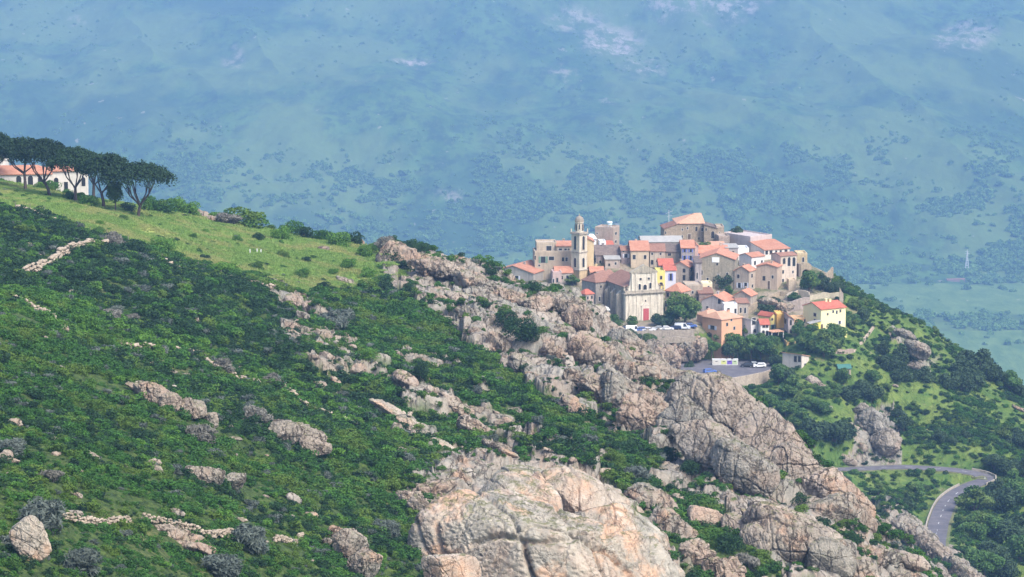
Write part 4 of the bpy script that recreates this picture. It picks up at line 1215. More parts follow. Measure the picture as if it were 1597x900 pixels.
def car_meshes(kind):
    L, W_ = (4.1, 1.72) if kind == 'hatch' else ((5.0, 1.9) if kind == 'van' else (4.4, 1.76))
    if kind == 'van': prof = [(-L / 2, .35), (-L / 2, 1.9), (-L / 2 + .15, 2.05), (L / 2 - 1.5, 2.05), (L / 2 - .8, 1.25), (L / 2 - .1, 1.0), (L / 2, .6), (L / 2 - .05, .32)]
    elif kind == 'sedan': prof = [(-L / 2, .4), (-L / 2 + .02, .85), (-L / 2 + .5, .95), (-L / 2 + 1.1, 1.38), (.35, 1.42), (1.05, .98), (L / 2 - .15, .82), (L / 2, .6), (L / 2 - .05, .3)]
    else: prof = [(-L / 2, .4), (-L / 2 + .03, 1.0), (-L / 2 + .35, 1.42), (.35, 1.48), (1.0, 1.02), (L / 2 - .2, .88), (L / 2, .6), (L / 2 - .05, .3)]
    bm = bmesh.new()
    n = len(prof)
    rows = []
    for yy, sc_ in ((-W_ / 2, 0), (-W_ / 2 + .12, 1), (W_ / 2 - .12, 1), (W_ / 2, 0)):
        r = []
        for x_, z_ in prof:
            up = max(0, z_ - .95)
            ins = up * .35 * (1 if yy > 0 else -1)
            r.append(bm.verts.new((x_, yy - ins * (1.0 if not sc_ else 1.0), z_ if sc_ or z_ < .5 else z_ - .06)))
        rows.append(r)
    for i in range(3):
        for j in range(n): bm.faces.new((rows[i][j], rows[i][(j + 1) % n], rows[i + 1][(j + 1) % n], rows[i + 1][j]))
    bm.faces.new(rows[0][::-1]); bm.faces.new(rows[3])
    bmesh.ops.recalc_face_normals(bm, faces=bm.faces)
    body = bpy.data.meshes.new('car_body'); bm.to_mesh(body); bm.free()
    g = MB()
    ztop = max(z_ for _, z_ in prof) - .14
    for sy in (-1, 1):
        y0 = sy * (W_ / 2 - .06); y1 = sy * (W_ / 2 - .06 - (ztop - .95) * .35)
        if kind == 'van': a0, a1, b0, b1 = L / 2 - 2.2, L / 2 - 1.0, L / 2 - 2.2, L / 2 - 1.55
        else: a0, a1, b0, b1 = -L / 2 + .5, .95, -L / 2 + (.95 if kind == 'sedan' else .55), .35
        g.prism([(a0, y0, .98), (a1, y0, .98), (b1, y1, ztop), (b0, y1, ztop)], (0, sy * .04, 0))
    if kind == 'van': w0, w1 = (L / 2 - .85, 1.3), (L / 2 - 1.42, 1.92)
    else: w0, w1 = ((1.02, 1.05), (.42, 1.38))
    hw = W_ / 2 - .25
    g.prism([(w0[0], -hw, w0[1]), (w0[0], hw, w0[1]), (w1[0], hw - .08, w1[1]), (w1[0], -hw + .08, w1[1])], (.05, 0, .04))
    if kind != 'van':
        r0, r1 = ((-L / 2 + .55, 1.02), (-L / 2 + 1.02, 1.32)) if kind == 'sedan' else ((-L / 2 + .05, 1.05), (-L / 2 + .3, 1.36))
        g.prism([(r0[0], -hw, r0[1]), (r0[0], hw, r0[1]), (r1[0], hw - .08, r1[1]), (r1[0], -hw + .08, r1[1])], (-.05, 0, .04))
    wheel = MB()
    tw_ = []
    for j in range(16):
        t_ = 2 * math.pi * j / 16; tw_.append((.32 * math.cos(t_), -.1, .32 * math.sin(t_)))
    wheel.prism(tw_, (0, .2, 0))
    rim = MB().prism([(.18 * math.cos(2 * math.pi * j / 10), -.115, .18 * math.sin(2 * math.pi * j / 10)) for j in range(10)], (0, .23, 0))
    hl = MB().box(-.03, .05, -.14, .14, -.08, .08)
    return dict(body=body, glass=g, L=L, W=W_, wheel=wheel.mesh('wheel', M_TYRE), rim=rim.mesh('rim', M_RIM), glassm=g.mesh('windows', M_CGL), lamp=hl.mesh('headlight', m_plain('headlight_glass', (.7, .7, .7), .2, .05)))


CARS = {k: car_meshes(k) for k in ('hatch', 'sedan', 'van')}
def car(kind, loc, rz, col, label, group, name='parked_car', cat='car'):
    c = CARS[kind]; r = empty(name, loc, rz); tag(r, label, cat, group)
    b = c['body'].copy(); b.materials.clear(); b.materials.append(carmat(col))
    obj('body', b, r); obj('window', c['glassm'], r)
    for sx in (-1, 1):
        for sy in (-1, 1):
            w = obj('wheel', c['wheel'], r, (sx * c['L'] * .31, sy * (c['W'] / 2 - .1), .32)); obj('rim', c['rim'], w)
    for sy in (-1, 1): obj('headlight', c['lamp'], r, (c['L'] / 2 - .04, sy * (c['W'] / 2 - .32), .68))
    return r


WHC, SIL, NAVY, BLK, BLU = (.80, .80, .80), (.42, .44, .46), (.03, .05, .12), (.03, .03, .035), (.07, .14, .42)
sq = [(962, 519, 'hatch', SIL, 'silver hatchback at the left end of the square'), (974, 520.5, 'hatch', NAVY, 'dark blue hatchback second from the left on the square'),
      (988, 521.5, 'van', WHC, 'white van parked in front of the church steps'), (1003, 521, 'hatch', BLU, 'blue hatchback right of the white van'),
      (1012, 521, 'sedan', (.66, .66, .68), 'pale silver saloon in front of the red door'), (1026, 519, 'sedan', SIL, 'grey silver saloon under the dark bush on the square'),
      (1040, 519, 'sedan', WHC, 'white saloon in the middle of the square'), (1053, 518, 'hatch', NAVY, 'dark hatchback beside the light green tree'),
      (1064.5, 517.5, 'van', (.72, .74, .78), 'bluish white van below the big dark tree'), (1077, 515, 'hatch', BLU, 'blue hatchback at the right end of the square')]
pz = None
for i, (x_, y_, k_, c_, lb) in enumerate(sq):
    p = hit(x_, y_ - 3.5, 1000, 1012); p.z += .12
    car(k_, p, R(random.choice((178, 2, 12, -8, 170))), c_, lb, 'cars parked on the church square')
def lotp(x_, y_): v = at_z(x_, y_, LOTZ); v.z = LOTZ + .002; return v
car('hatch', lotp(1107, 582), R(20), BLU, 'bright blue car parked at the front edge of the car park', 'cars in the car park')
car('hatch', lotp(1165, 572.5), R(172), BLK, 'dark car beside the white car in the car park', 'cars in the car park')
car('sedan', lotp(1174, 571), R(186), SIL, 'silver saloon half hidden between the dark and the white car', 'cars in the car park')
car('hatch', lotp(1184, 573), R(190), WHC, 'white estate car at the right end of the car park', 'cars in the car park')
# recycling containers
for i, (x_, c_, lb) in enumerate(((1117, (.62, .58, .52), 'beige recycling container at the left of the row'), (1128.5, (.60, .62, .22), 'yellow-green fronted recycling container'),
                                 (1138, (.20, .12, .50), 'purple fronted recycling container'), (1145.5, (.46, .56, .34), 'pale green recycling container at the right of the row'))):
    p = lotp(x_, 569); r = empty('recycling_container', p, R(random.uniform(-3, 3))); tag(r, lb, 'recycling container', 'recycling containers in the car park')
    w_ = 1.05 if i else 1.25
    MB().box(-w_, w_, -.6, .6, 0, 1.75).build('bin', m_plain('pale_bin_plastic', (.66, .65, .62), .6, .1), r)
    MB().box(-w_ * .78, w_ * .78, -.66, -.602, .3, 1.45).build('front_panel', m_plain('bin_panel_paint', c_, .6, .1), r)
    MB().box(-w_ - .06, w_ + .06, -.68, .68, 1.75, 1.9).build('lid', m_plain('bin_lid', (.74, .74, .72), .6, .1), r)
    MB().box(-.35, .35, -.70, -.662, 1.05, 1.25).build('slot', M_GLASS, r)

# masts
M_POLE = m_plain('pale_galvanised_metal', (.62, .63, .66), .6, .1)
p = hit(1043, 380, 1085, 1112); p = at(1043, 356, 1108); r = empty('antenna_mast', p); tag(r, 'thin pale antenna mast behind the castle', 'mast')
MB().tube([(0, 0, -8), (0, 0, 6.5)], [.13, .08], 6).build('pole', M_POLE, r)
MB().tube([(-1.2, 0, 5.0), (1.5, 0, 6.2)], .05, 5).tube([(-.7, 0, 4.0), (1.1, 0, 4.6)], .05, 5).build('aerial', M_POLE, r)
p = hit(1508, 415, 3300, 4300); r = empty('pylon', p); r.scale = (.9, .9, .95); tag(r, 'pale lattice pylon standing far off in the wooded valley', 'pylon')
m = MB()
for sx, sy in ((-1, -1), (1, -1), (1, 1), (-1, 1)): m.tube([(sx * 2.2, sy * 2.2, -3), (sx * .8, sy * .8, 15), (0, 0, 24)], [.5, .4, .2], 5)
for k in range(6):
    z_ = k * 3.4; w_ = 2.2 - z_ * .09
    m.tube([(-w_, -w_, z_), (w_, -w_, z_ + 3)], .22, 4).tube([(w_, -w_, z_), (-w_, -w_, z_ + 3)], .22, 4)
m.build('frame', M_POLE, r)
MB().tube([(-4, 0, 18), (4, 0, 18)], .3, 4).tube([(-3, 0, 21), (3, 0, 21)], .3, 4).build('crossarm', M_POLE, r)
p = lotp(1053, 577); r = empty('street_lamp', p); tag(r, 'street lamp with white head at the left edge of the car park', 'street lamp')
MB().tube([(0, 0, -1), (0, 0, 3.0)], .07, 6).build('pole', M_POLE, r)
MB().lathe([(.1, 3.0), (.34, 3.15), (.34, 3.45), (.1, 3.6)], 8).build('lamp_head', m_plain('white_lamp_globe', (.85, .85, .85), .4, .02), r)

# distant farm house and walls in the valley
p = hit(1490, 437, 4400, 6300); r = empty('farm_shed', p, R(8)); tag(r, 'long low pinkish farm shed at the edge of the far valley wood', 'shed')
r.scale = (1.1, 1.1, .9)
MB().box(-14, 14, -4, 4, -4, 2).build('wall', m_wall((.30, .22, .19), .2, .2), r)
roof_mesh([[(-14.5, -4.5, 1.9), (14.5, -4.5, 1.9), (14.5, 0, 3.2), (-14.5, 0, 3.2)], [(-14.5, 0, 3.2), (14.5, 0, 3.2), (14.5, 4.5, 1.9), (-14.5, 4.5, 1.9)]]).build('roof', m_tile('brown'), r)

# ------------------------------------------------------------------ white villa behind the pines
def villa(label, x0, x1, yb, ye, D, tile, wins, rise=2.2, depth=9, yaw=8):
    p = at(x0, yb, D); s = F / math.hypot(p.y, p.z)
    r = empty('villa', p, R(yaw)); tag(r, label, 'villa', 'white villa blocks behind the pines')
    W_ = (x1 - x0) / s / math.cos(R(yaw)); H = (yb - ye) / s
    wm = m_wall((.70, .68, .66), .06, .12)
    MB().box(0, W_, 0, depth, -4, H).build('wall', wm, r)
    o = .35
    if tile:
        roof_mesh([[(-o, -o, H - .1), (W_ + o, -o, H - .1), (W_ * .8, depth / 2, H + rise), (W_ * .15, depth / 2, H + rise)],
                   [(-o, depth + o, H - .1), (W_ + o, depth + o, H - .1), (W_ * .8, depth / 2, H + rise), (W_ * .15, depth / 2, H + rise)],
                   [(-o, -o, H - .1), (-o, depth + o, H - .1), (W_ * .15, depth / 2, H + rise)], [(W_ + o, -o, H - .1), (W_ + o, depth + o, H - .1), (W_ * .8, depth / 2, H + rise)]]).build('roof', m_tile(tile), r)
    else:
        MB().box(-.15, W_ + .15, -.15, depth + .15, H, H + .4).build('parapet', wm, r)
    for px, py, ww, hh, ar in wins:
        dark_opening('arch' if ar else 'window', r, 'R', (px - x0) / s, (yb - py) / s - hh / s / 2, ww / s, hh / s, arch=bool(ar), frame=wm)
villa('white villa with salmon hipped roof and grey arches behind the pine trunks', -30, 78, 300, 273, 742, 'salmon', [(-18, 286, 9, 16, 1), (4, 286, 8, 14, 1), (29, 284, 8, 18, 1), (47, 285, 8, 20, 1), (62, 283, 7, 14, 1)], 1.5)
villa('taller flat-roofed white block at the left of the villa', -40, 9, 268, 250, 756, None, [(-5, 260, 5, 8, 0)], yaw=4)
villa('white wing of the villa seen between the right hand pine trunks', 78, 137, 305, 267, 746, 'salmon', [(88, 285, 7, 16, 1), (103, 290, 6, 12, 0), (130, 284, 6, 14, 1)], .9)

# ------------------------------------------------------------------ road on the right hand slope
def strip(name, ctr, off0, off1, dz, th, mat, taper=None):
    m = MB(); n = len(ctr)
    for i, p in enumerate(ctr):
        d = ctr[min(i + 1, n - 1)] - ctr[max(i - 1, 0)]; d.z = 0; d.normalize(); nr = Vector((d.y, -d.x, 0))
        b = len(m.v)
        for o_, z_ in ((off0, dz), (off1, dz), (off1, dz - th), (off0, dz - th)): m.v.append(tuple(p + nr * o_ + Vector((0, 0, z_))))
        if i:
            for j in range(4): m.f.append((b - 4 + j, b - 4 + (j + 1) % 4, b + (j + 1) % 4, b + j))
    m.f.append((0, 1, 2, 3)[::-1]); m.f.append((b, b + 1, b + 2, b + 3))
    return m.build(name, mat)
rz_ = .06
o = strip('road', ctr, -2.9, 2.9, rz_, .6, M_ASPH); o['kind'] = 'structure'
o = strip('road_verge', ctr, -3.7, 3.7, rz_ - .12, .6, m_plain('grassy_verge', (.17, .18, .08), .95, .5)); o['kind'] = 'structure'
LINE = m_plain('worn_white_road_paint', (.62, .62, .62), .8, .4, 1)
m = MB(); n = len(ctr)
for i in range(3, n - 2, 4):
    p, q = ctr[i], ctr[i + 1]; d = (q - p); d.z = 0; d.normalize(); nr = Vector((d.y, -d.x, 0)) * .09
    up = Vector((0, 0, rz_ + .006))
    m.poly([p - nr + up, p + nr + up, q + nr + up, q - nr + up], [(0, 1, 2, 3)])
o = m.build('centre_line', LINE); o['kind'] = 'structure'
PARAP = m_wall((.46, .42, .37), .4, .3)
def side(i0, i1, off):
    out = []
    for i in range(i0, i1):
        d = ctr[min(i + 1, n - 1)] - ctr[max(i - 1, 0)]; d.z = 0; d.normalize(); nr = Vector((d.y, -d.x, 0))
        out.append(ctr[i] + nr * off + Vector((0, 0, rz_)))
    return out
pxs = [project(p.x, p.y, p.z) for p in ctr]
iA = [i for i, (a, b) in enumerate(pxs) if 758 < b < 850 and a < 1516]
iB = [i for i, (a, b) in enumerate(pxs) if a > 1500 and 733 < b < 758]
jag_wall('pale stone parapet along the inner side of the hairpin road', side(iA[0], iA[-1], 3.3), .5, .4, PARAP, 'road_parapet', 'wall', jag=.08, base=2.5)
jag_wall('pale stone parapet at the outer edge of the hairpin bend', side(iB[0], iB[-1], -3.4), .6, .45, PARAP, 'road_parapet', 'wall', jag=.08, base=2.5)
def on_road(x, y, r=5.6):
    d = np.full(np.shape(x), 1e9)
    for a, b, _ in RX[::2]: d = np.minimum(d, (x - a) ** 2 + (y - b) ** 2)
    return d < r * r

# ------------------------------------------------------------------ rocks
def ico(n):
    bm = bmesh.new(); bmesh.ops.create_icosphere(bm, subdivisions=n, radius=1)
    v = np.array([x.co[:] for x in bm.verts]); f = np.array([[w.index for w in q.verts] for q in bm.faces]); bm.free(); return v, f
ICO = {}
def rock_mesh(name, seed, level=5, scale=(1, 1, 1), nplanes=14, rough=.04, rill=.05, sharp=16, feat=2.2, flutes=0.0, blocks=.06, ff=1.0, jamp=.035, jdep=.05, jf=1.5):
    if level not in ICO: ICO[level] = ico(level)
    v, f = ICO[level]
    r_ = np.random.default_rng(seed)
    N = r_.normal(size=(nplanes, 3)); N /= np.linalg.norm(N, axis=1)[:, None]
    N = np.concatenate([N, [[0, 0, 1], [0, 0, -1]]]); d0 = r_.uniform(.62, 1.0, len(N))
    dots = np.maximum(v @ N.T, 1e-3)
    rr = np.concatenate([d0[None] / dots, np.full((len(v), 1), 1.12)], 1)
    rad = (np.sum(rr ** -sharp, axis=1)) ** (-1 / sharp)
    p = v * rad[:, None] * np.array(scale)
    S = max(scale)
    q = p / S * feat + seed * 7.3
    n_ = v / np.array(scale); n_ /= np.linalg.norm(n_, axis=1)[:, None]
    f1, f2, idv = worley3(q * np.array([1.2, 1.2, .7]) + fbm3(q * 1.5, 2, seed)[:, None] * .25, seed)
    d = (idv - .5) * blocks * 2 - ss(.09, .0, f2 - f1) * blocks * .9
    g1, g2, idw = worley3(q * np.array([3.1, 3.1, 2.0]) + 3, seed + 5)
    d = d + (idw - .5) * blocks * .6 - ss(.08, 0, g2 - g1) * blocks * .35
    wq = fbm3(q * .9, 3, seed + 11) * .35
    for k, n3 in enumerate(((.85, .3, .35), (-.35, .25, .9), (.2, -.9, .35))):        # three joint sets
        u = (q @ np.array(n3)) * jf * (1, .62, 1.2)[k] + wq + seed * .37
        iu = np.floor(u); fu = u - iu; e_ = np.minimum(fu, 1 - fu)
        d = d + (_h(iu, iu * 0 + k, iu * 0, seed) - .5) * jamp - jdep * ss(.055, 0, e_)
    d = d + fbm3(q * 1.6, 4, seed + 2) * rough + fbm3(q * 8, 3, seed + 3) * rough * .35
    if flutes:
        qq = np.stack([q[:, 0] * (1 + .28 * q[:, 2] / feat) * 5.5 - q[:, 2] * .8, q[:, 1] * 1.6, q[:, 2] * .6], 1) * ff
        d = d - np.abs(fbm3(qq, 3, seed + 7, .42)) * flutes + flutes * .3
    p = p + n_ * (d * S)[:, None]
    return p, f


NEARG = ('big granite outcrops of the ridge', 'slabs and crags in the scrub')
def outcrop(label, blobs, name='rock_outcrop', group='big granite outcrops of the ridge', seed=1, level=6, mat=None, **kw):
    """blobs: (px, py, D offset, halfwidth px, halfheight px, depth factor, tilt deg)"""
    root = None
    for i, (px, py, dd, hw, hh, dep, tilt) in enumerate(blobs):
        c = hit(px, py + hh * .55, 262, 700 if group in NEARG else 1010)
        c = at(px, py, c.y + dd)
        s = F / math.hypot(c.y, c.z)
        sx, sz = hw / s, hh / s
        if root is None:
            base = c.copy(); root = empty(name, base); tag(root, label, 'rock outcrop', group)
        p, f = rock_mesh('r', seed * 31 + i * 3, level, (sx, (sx + sz) / 2 * dep, sz), **kw)
        a = R(tilt); ca, sa = math.cos(a), math.sin(a)
        x = p[:, 0] * ca + p[:, 2] * sa; z = -p[:, 0] * sa + p[:, 2] * ca
        obj('rock_mass', np_mesh('rock_mass', np.stack([x, p[:, 1], z], 1), f, mat or MG, smooth=True), root, c - base)
    return root


# main dome and the cliffs (tilt: clockwise seen from the camera)
outcrop('huge pale pink domed granite outcrop at the bottom centre', [(850, 880, 4, 195, 118, .75, 14), (790, 800, 6, 78, 62, .9, -6), (850, 772, 7, 80, 50, .9, 8), (905, 800, 6, 84, 62, .8, 28), (950, 850, 3, 78, 78, .8, 36), (722, 806, 4, 62, 50, .8, -10),
        (1000, 905, 2, 56, 72, .8, 38), (735, 868, 1, 62, 66, .8, 4), (790, 868, -1, 66, 70, .7, 10), (860, 858, -2, 70, 72, .7, 16), (925, 890, -3, 70, 70, .7, 28), (700, 900, 0, 48, 46, .8, 0), (830, 735, 9, 64, 22, .9, 8), (770, 748, 8, 60, 22, .9, -10), (905, 762, 8, 50, 26, .9, 24)],
        seed=3, level=7, nplanes=10, feat=1.7, flutes=.06, blocks=.010, rough=.012, ff=.75, sharp=30, jamp=.06, jdep=.055, jf=1.1, mat=MG_PALE)
outcrop('jumble of knobbly rocks on the left shoulder of the huge dome', [(668, 768, 0, 40, 22, .9, -10), (700, 752, 2, 42, 20, .9, -12), (640, 776, 0, 24, 16, .9, 0), (690, 800, 0, 28, 26, .9, 0), (735, 738, 2, 40, 16, .9, -8), (655, 790, 0, 20, 20, .9, 10)], seed=5, level=5, blocks=.1)
outcrop('grey fluted granite cliff below the car park', [(1150, 665, 4, 92, 62, .7, 42), (1095, 632, 4, 52, 52, .8, 35), (1205, 700, 4, 62, 60, .8, 50), (1120, 705, 0, 74, 44, .8, 38), (1230, 735, 3, 42, 56, .8, 25), (1075, 665, 0, 46, 50, .8, 25), (1084, 602, 3, 30, 26, .8, 20), (1126, 618, 3, 30, 22, .8, 35), (1056, 594, 2, 26, 24, .8, 20), (1170, 735, 0, 66, 44, .8, 35)],
        seed=7, level=7, nplanes=11, feat=2.0, flutes=.06, blocks=.02, sharp=28, jamp=.07, jdep=.06, jf=1.2, mat=MG_GREY)
outcrop('tall pink and grey buttress right of the fluted cliff', [(1305, 785, 3, 60, 46, .8, 48), (1325, 810, 2, 44, 44, .8, 50), (1280, 755, 4, 36, 34, .8, 40), (1290, 805, 0, 46, 40, .8, 30)], seed=9, level=7, nplanes=11, flutes=.05, blocks=.02, jamp=.06, sharp=26)
outcrop('smooth streaked slab below the fluted cliff', [(1240, 850, 1, 86, 54, .8, 22), (1290, 878, 0, 56, 48, .8, 30), (1200, 815, 2, 52, 34, .8, 20)], seed=11, level=7, nplanes=10, flutes=.05, blocks=.015, sharp=26)
outcrop('rounded grey boulder mass between the dome and the streaked slab', [(1170, 805, 2, 38, 34, .8, 10), (1150, 830, 1, 30, 32, .8, 0), (1185, 850, 0, 34, 36, .8, 10)], seed=13, level=6, mat=MG_GREY)
outcrop('pale pink boulder with a flat top right of the dome', [(1098, 812, 1, 34, 30, .9, 10), (1080, 790, 2, 34, 16, .9, 22)], seed=15, level=6, nplanes=10, mat=MG_PALE, blocks=.03)
outcrop('cracked pinkish ridge rock just right of the dome', [(1020, 790, 2, 48, 30, .8, 30), (1050, 826, 1, 46, 34, .8, 42), (1085, 862, 0, 34, 32, .8, 45)], seed=17, level=6)
outcrop('broken rocks at the bottom right corner of the ridge', [(1370, 880, 1, 46, 34, .8, 30), (1405, 905, 0, 44, 26, .8, 30), (1340, 895, 0, 40, 30, .8, 15), (1130, 890, 0, 34, 30, .8, 0)], seed=19, level=6, blocks=.09)
outcrop('long grey rib of rock above the hairpin road', [(1385, 832, 0, 34, 18, .9, 40), (1425, 838, 2, 40, 26, .9, 42), (1460, 866, 2, 46, 28, .9, 42), (1498, 896, 1, 44, 26, .9, 40)], seed=21, level=6, blocks=.07, mat=MG_GREY, group='grey outcrops on the far slope')
outcrop('craggy dark rock tower in front of the bell tower', [(888, 482, 2, 34, 30, .9, 10), (862, 470, 2, 32, 20, .9, 10), (905, 500, 0, 26, 30, .9, 15), (840, 475, 0, 22, 16, .9, 0)], seed=23, level=6, blocks=.09)
outcrop('boulder crest in front of the low grey house', [(800, 466, 0, 34, 13, .9, 15), (830, 474, 0, 26, 12, .9, 10), (768, 448, 0, 30, 11, .9, 18)], seed=25, level=6, blocks=.09)
outcrop('broad grey rocks at the upper left start of the ridge', [(690, 420, 0, 50, 18, .9, 14), (735, 440, 0, 40, 16, .9, 18), (660, 408, 2, 34, 12, .9, 8), (720, 412, 3, 40, 12, .9, 12)], seed=27, level=6, blocks=.08)
outcrop('rust and grey rocky face left of the fluted cliff', [(1000, 590, 2, 40, 34, .8, 35), (960, 560, 2, 44, 30, .8, 35), (1010, 640, 0, 44, 34, .8, 40), (940, 610, 0, 42, 26, .8, 35)], seed=29, level=6, blocks=.07)
outcrop('middle rocks of the ridge above the green band', [(870, 560, 0, 40, 22, .8, 35), (905, 600, 0, 38, 22, .8, 38), (830, 530, 0, 34, 20, .8, 30), (880, 525, 2, 44, 22, .8, 28)], seed=31, level=6, blocks=.08)
outcrop('high angular crag on the skyline left of the car park', [(985, 545, 2, 40, 24, .8, 38), (1020, 575, 2, 36, 26, .8, 40), (950, 515, 2, 36, 20, .8, 35)], seed=63, level=6, nplanes=12, blocks=.07, feat=1.8, mat=MG_GREY)
outcrop('steep grey wall of rock in the middle of the ridge', [(930, 560, 0, 50, 30, .8, 36), (965, 610, 0, 52, 36, .8, 38), (1000, 655, 0, 46, 34, .8, 42), (900, 640, 0, 34, 18, .8, 35)], seed=65, level=6, nplanes=12, blocks=.07, feat=1.8)
outcrop('tilted grey slabs on the upper ridge behind the cleft bush', [(760, 470, 0, 46, 16, .8, 26), (810, 495, 0, 44, 18, .8, 28), (850, 520, 0, 42, 20, .8, 30), (720, 470, 0, 34, 16, .8, 24)], seed=67, level=6, nplanes=12, blocks=.07, feat=1.8, mat=MG_GREY)
outcrop('blocky rocks at the foot of the upper ridge', [(740, 500, 0, 30, 20, .8, 26), (780, 540, 0, 30, 18, .8, 30), (820, 575, 0, 34, 16, .8, 30), (690, 470, 0, 26, 12, .8, 22)], seed=69, level=6, nplanes=12, blocks=.08, feat=1.8)
outcrop('long pink slab sloping down through the scrub', [(612, 645, 0, 40, 13, .9, 30), (655, 672, 0, 44, 12, .9, 33), (690, 698, 0, 26, 10, .9, 30)], seed=33, level=6, nplanes=10, mat=MG_PALE, group='slabs and crags in the scrub', blocks=.04)
outcrop('grey and pink rock spine right of the long pink slab', [(715, 640, 0, 40, 18, .8, 38), (752, 676, 0, 44, 18, .8, 38), (785, 705, 0, 36, 14, .8, 30)], seed=35, level=6, group='slabs and crags in the scrub')
outcrop('wide ochre-topped crag in the scrub left of the pink slab', [(470, 682, 0, 38, 28, .9, 20), (440, 672, 0, 24, 24, .9, 5), (490, 698, -1, 26, 20, .9, 25)], seed=37, level=6, nplanes=12, group='slabs and crags in the scrub')
outcrop('row of upright rounded rocks in the middle of the scrub', [(238, 613, 0, 27, 19, .9, 20), (268, 628, 0, 18, 22, .9, 10), (298, 640, 0, 22, 22, .9, 5), (222, 606, 0, 16, 13, .9, 0), (328, 655, 0, 12, 18, .9, 0)], seed=39, level=6, nplanes=12, group='slabs and crags in the scrub')
outcrop('twin lumps of pink rock low in the scrub', [(322, 744, 0, 28, 20, .9, 5), (300, 738, 0, 12, 14, .9, 0), (367, 750, 0, 20, 16, .9, 0)], seed=41, level=6, nplanes=14, group='slabs and crags in the scrub')
outcrop('big leaning pink boulder at the bottom left corner', [(48, 842, 0, 28, 42, .9, -38)], seed=43, level=6, nplanes=8, mat=MG_PALE, group='slabs and crags in the scrub', blocks=.03, name='boulder')
outcrop('layered pink slabs on the low terrace wall', [(285, 838, 0, 50, 14, .9, 20), (310, 856, -1, 30, 9, .9, 24), (255, 826, 0, 26, 9, .9, 8)], seed=45, level=6, nplanes=10, group='slabs and crags in the scrub')
outcrop('pale broken crag at the bottom left of the dome', [(545, 850, 0, 28, 26, .9, 35), (570, 884, 0, 26, 30, .9, 25), (524, 832, 0, 16, 13, .9, 10)], seed=47, level=6, nplanes=12, group='slabs and crags in the scrub')
outcrop('pair of pale boulders at the edge of the meadow above the scrub', [(460, 470, 0, 18, 14, .9, 10), (485, 480, 0, 18, 13, .9, 15), (455, 510, 0, 16, 12, .9, 0), (470, 494, 0, 12, 12, .9, 20)], seed=49, level=5, group='slabs and crags in the scrub')
outcrop('grey outcrop beside the hedge on the meadow', [(315, 336, 0, 20, 10, .9, 15), (328, 343, 0, 12, 8, .9, 10)], seed=51, level=5, group='rocks on the meadow crest')
outcrop('grey slabby outcrop on the far green slope', [(1368, 665, 0, 30, 26, .8, 40), (1385, 690, 0, 28, 26, .8, 40), (1350, 645, 0, 26, 16, .8, 30)], seed=53, level=6, mat=MG_GREY, group='grey outcrops on the far slope', flutes=.05)
outcrop('lumpy grey cliff under the church square', [(1032, 562, 0, 36, 36, .8, 10), (1066, 548, 1, 34, 26, .8, 0), (1000, 552, 1, 34, 26, .8, 15), (1085, 548, 0, 20, 26, .8, 0), (1045, 540, 2, 30, 16, .8, 0)], seed=55, level=6, group='cliffs under the village', blocks=.08)
outcrop('rocky brow at the right end of the village hill', [(1430, 545, 0, 24, 14, .8, 30), (1408, 520, 0, 20, 9, .8, 20), (1435, 575, 0, 20, 10, .8, 30)], seed=57, level=6, mat=MG_GREY, group='grey outcrops on the far slope')
outcrop('dark rocks under the terrace wall of the arcaded house', [(1200, 470, 0, 22, 8, .8, 10), (1222, 478, 0, 16, 8, .8, 0)], seed=59, level=5, group='cliffs under the village')
outcrop('pale scree boulders below the low white house', [(1270, 596, 0, 14, 8, .8, 25), (1284, 603, 0, 10, 6, .8, 30)], seed=61, level=5, group='cliffs under the village')

PROTO_R = []
for k in range(12):
    el = [(1, .8, .62), (1, .7, .45), (1, .9, .8), (1, .6, .35)][k % 4]
    p, f = rock_mesh('b', 200 + k, 4, el, nplanes=10, rough=.05, blocks=.07, feat=1.6)
    PROTO_R.append(np_mesh('boulder', p, f, MG, smooth=True))


def boulder(x, y, z, size, k, tilt, label, group, sink=.25, rz=None):
    o = obj('boulder', PROTO_R[k % 12], None, (x, y, z - size * sink + size * .3))
    o.scale = (size, size * random.uniform(.7, 1.1), size * random.uniform(.8, 1.25))
    o.rotation_euler = (random.uniform(-.25, .25), tilt, random.uniform(-.6, .6) if rz is None else rz)
    tag(o, label, 'boulder', group)
    return o


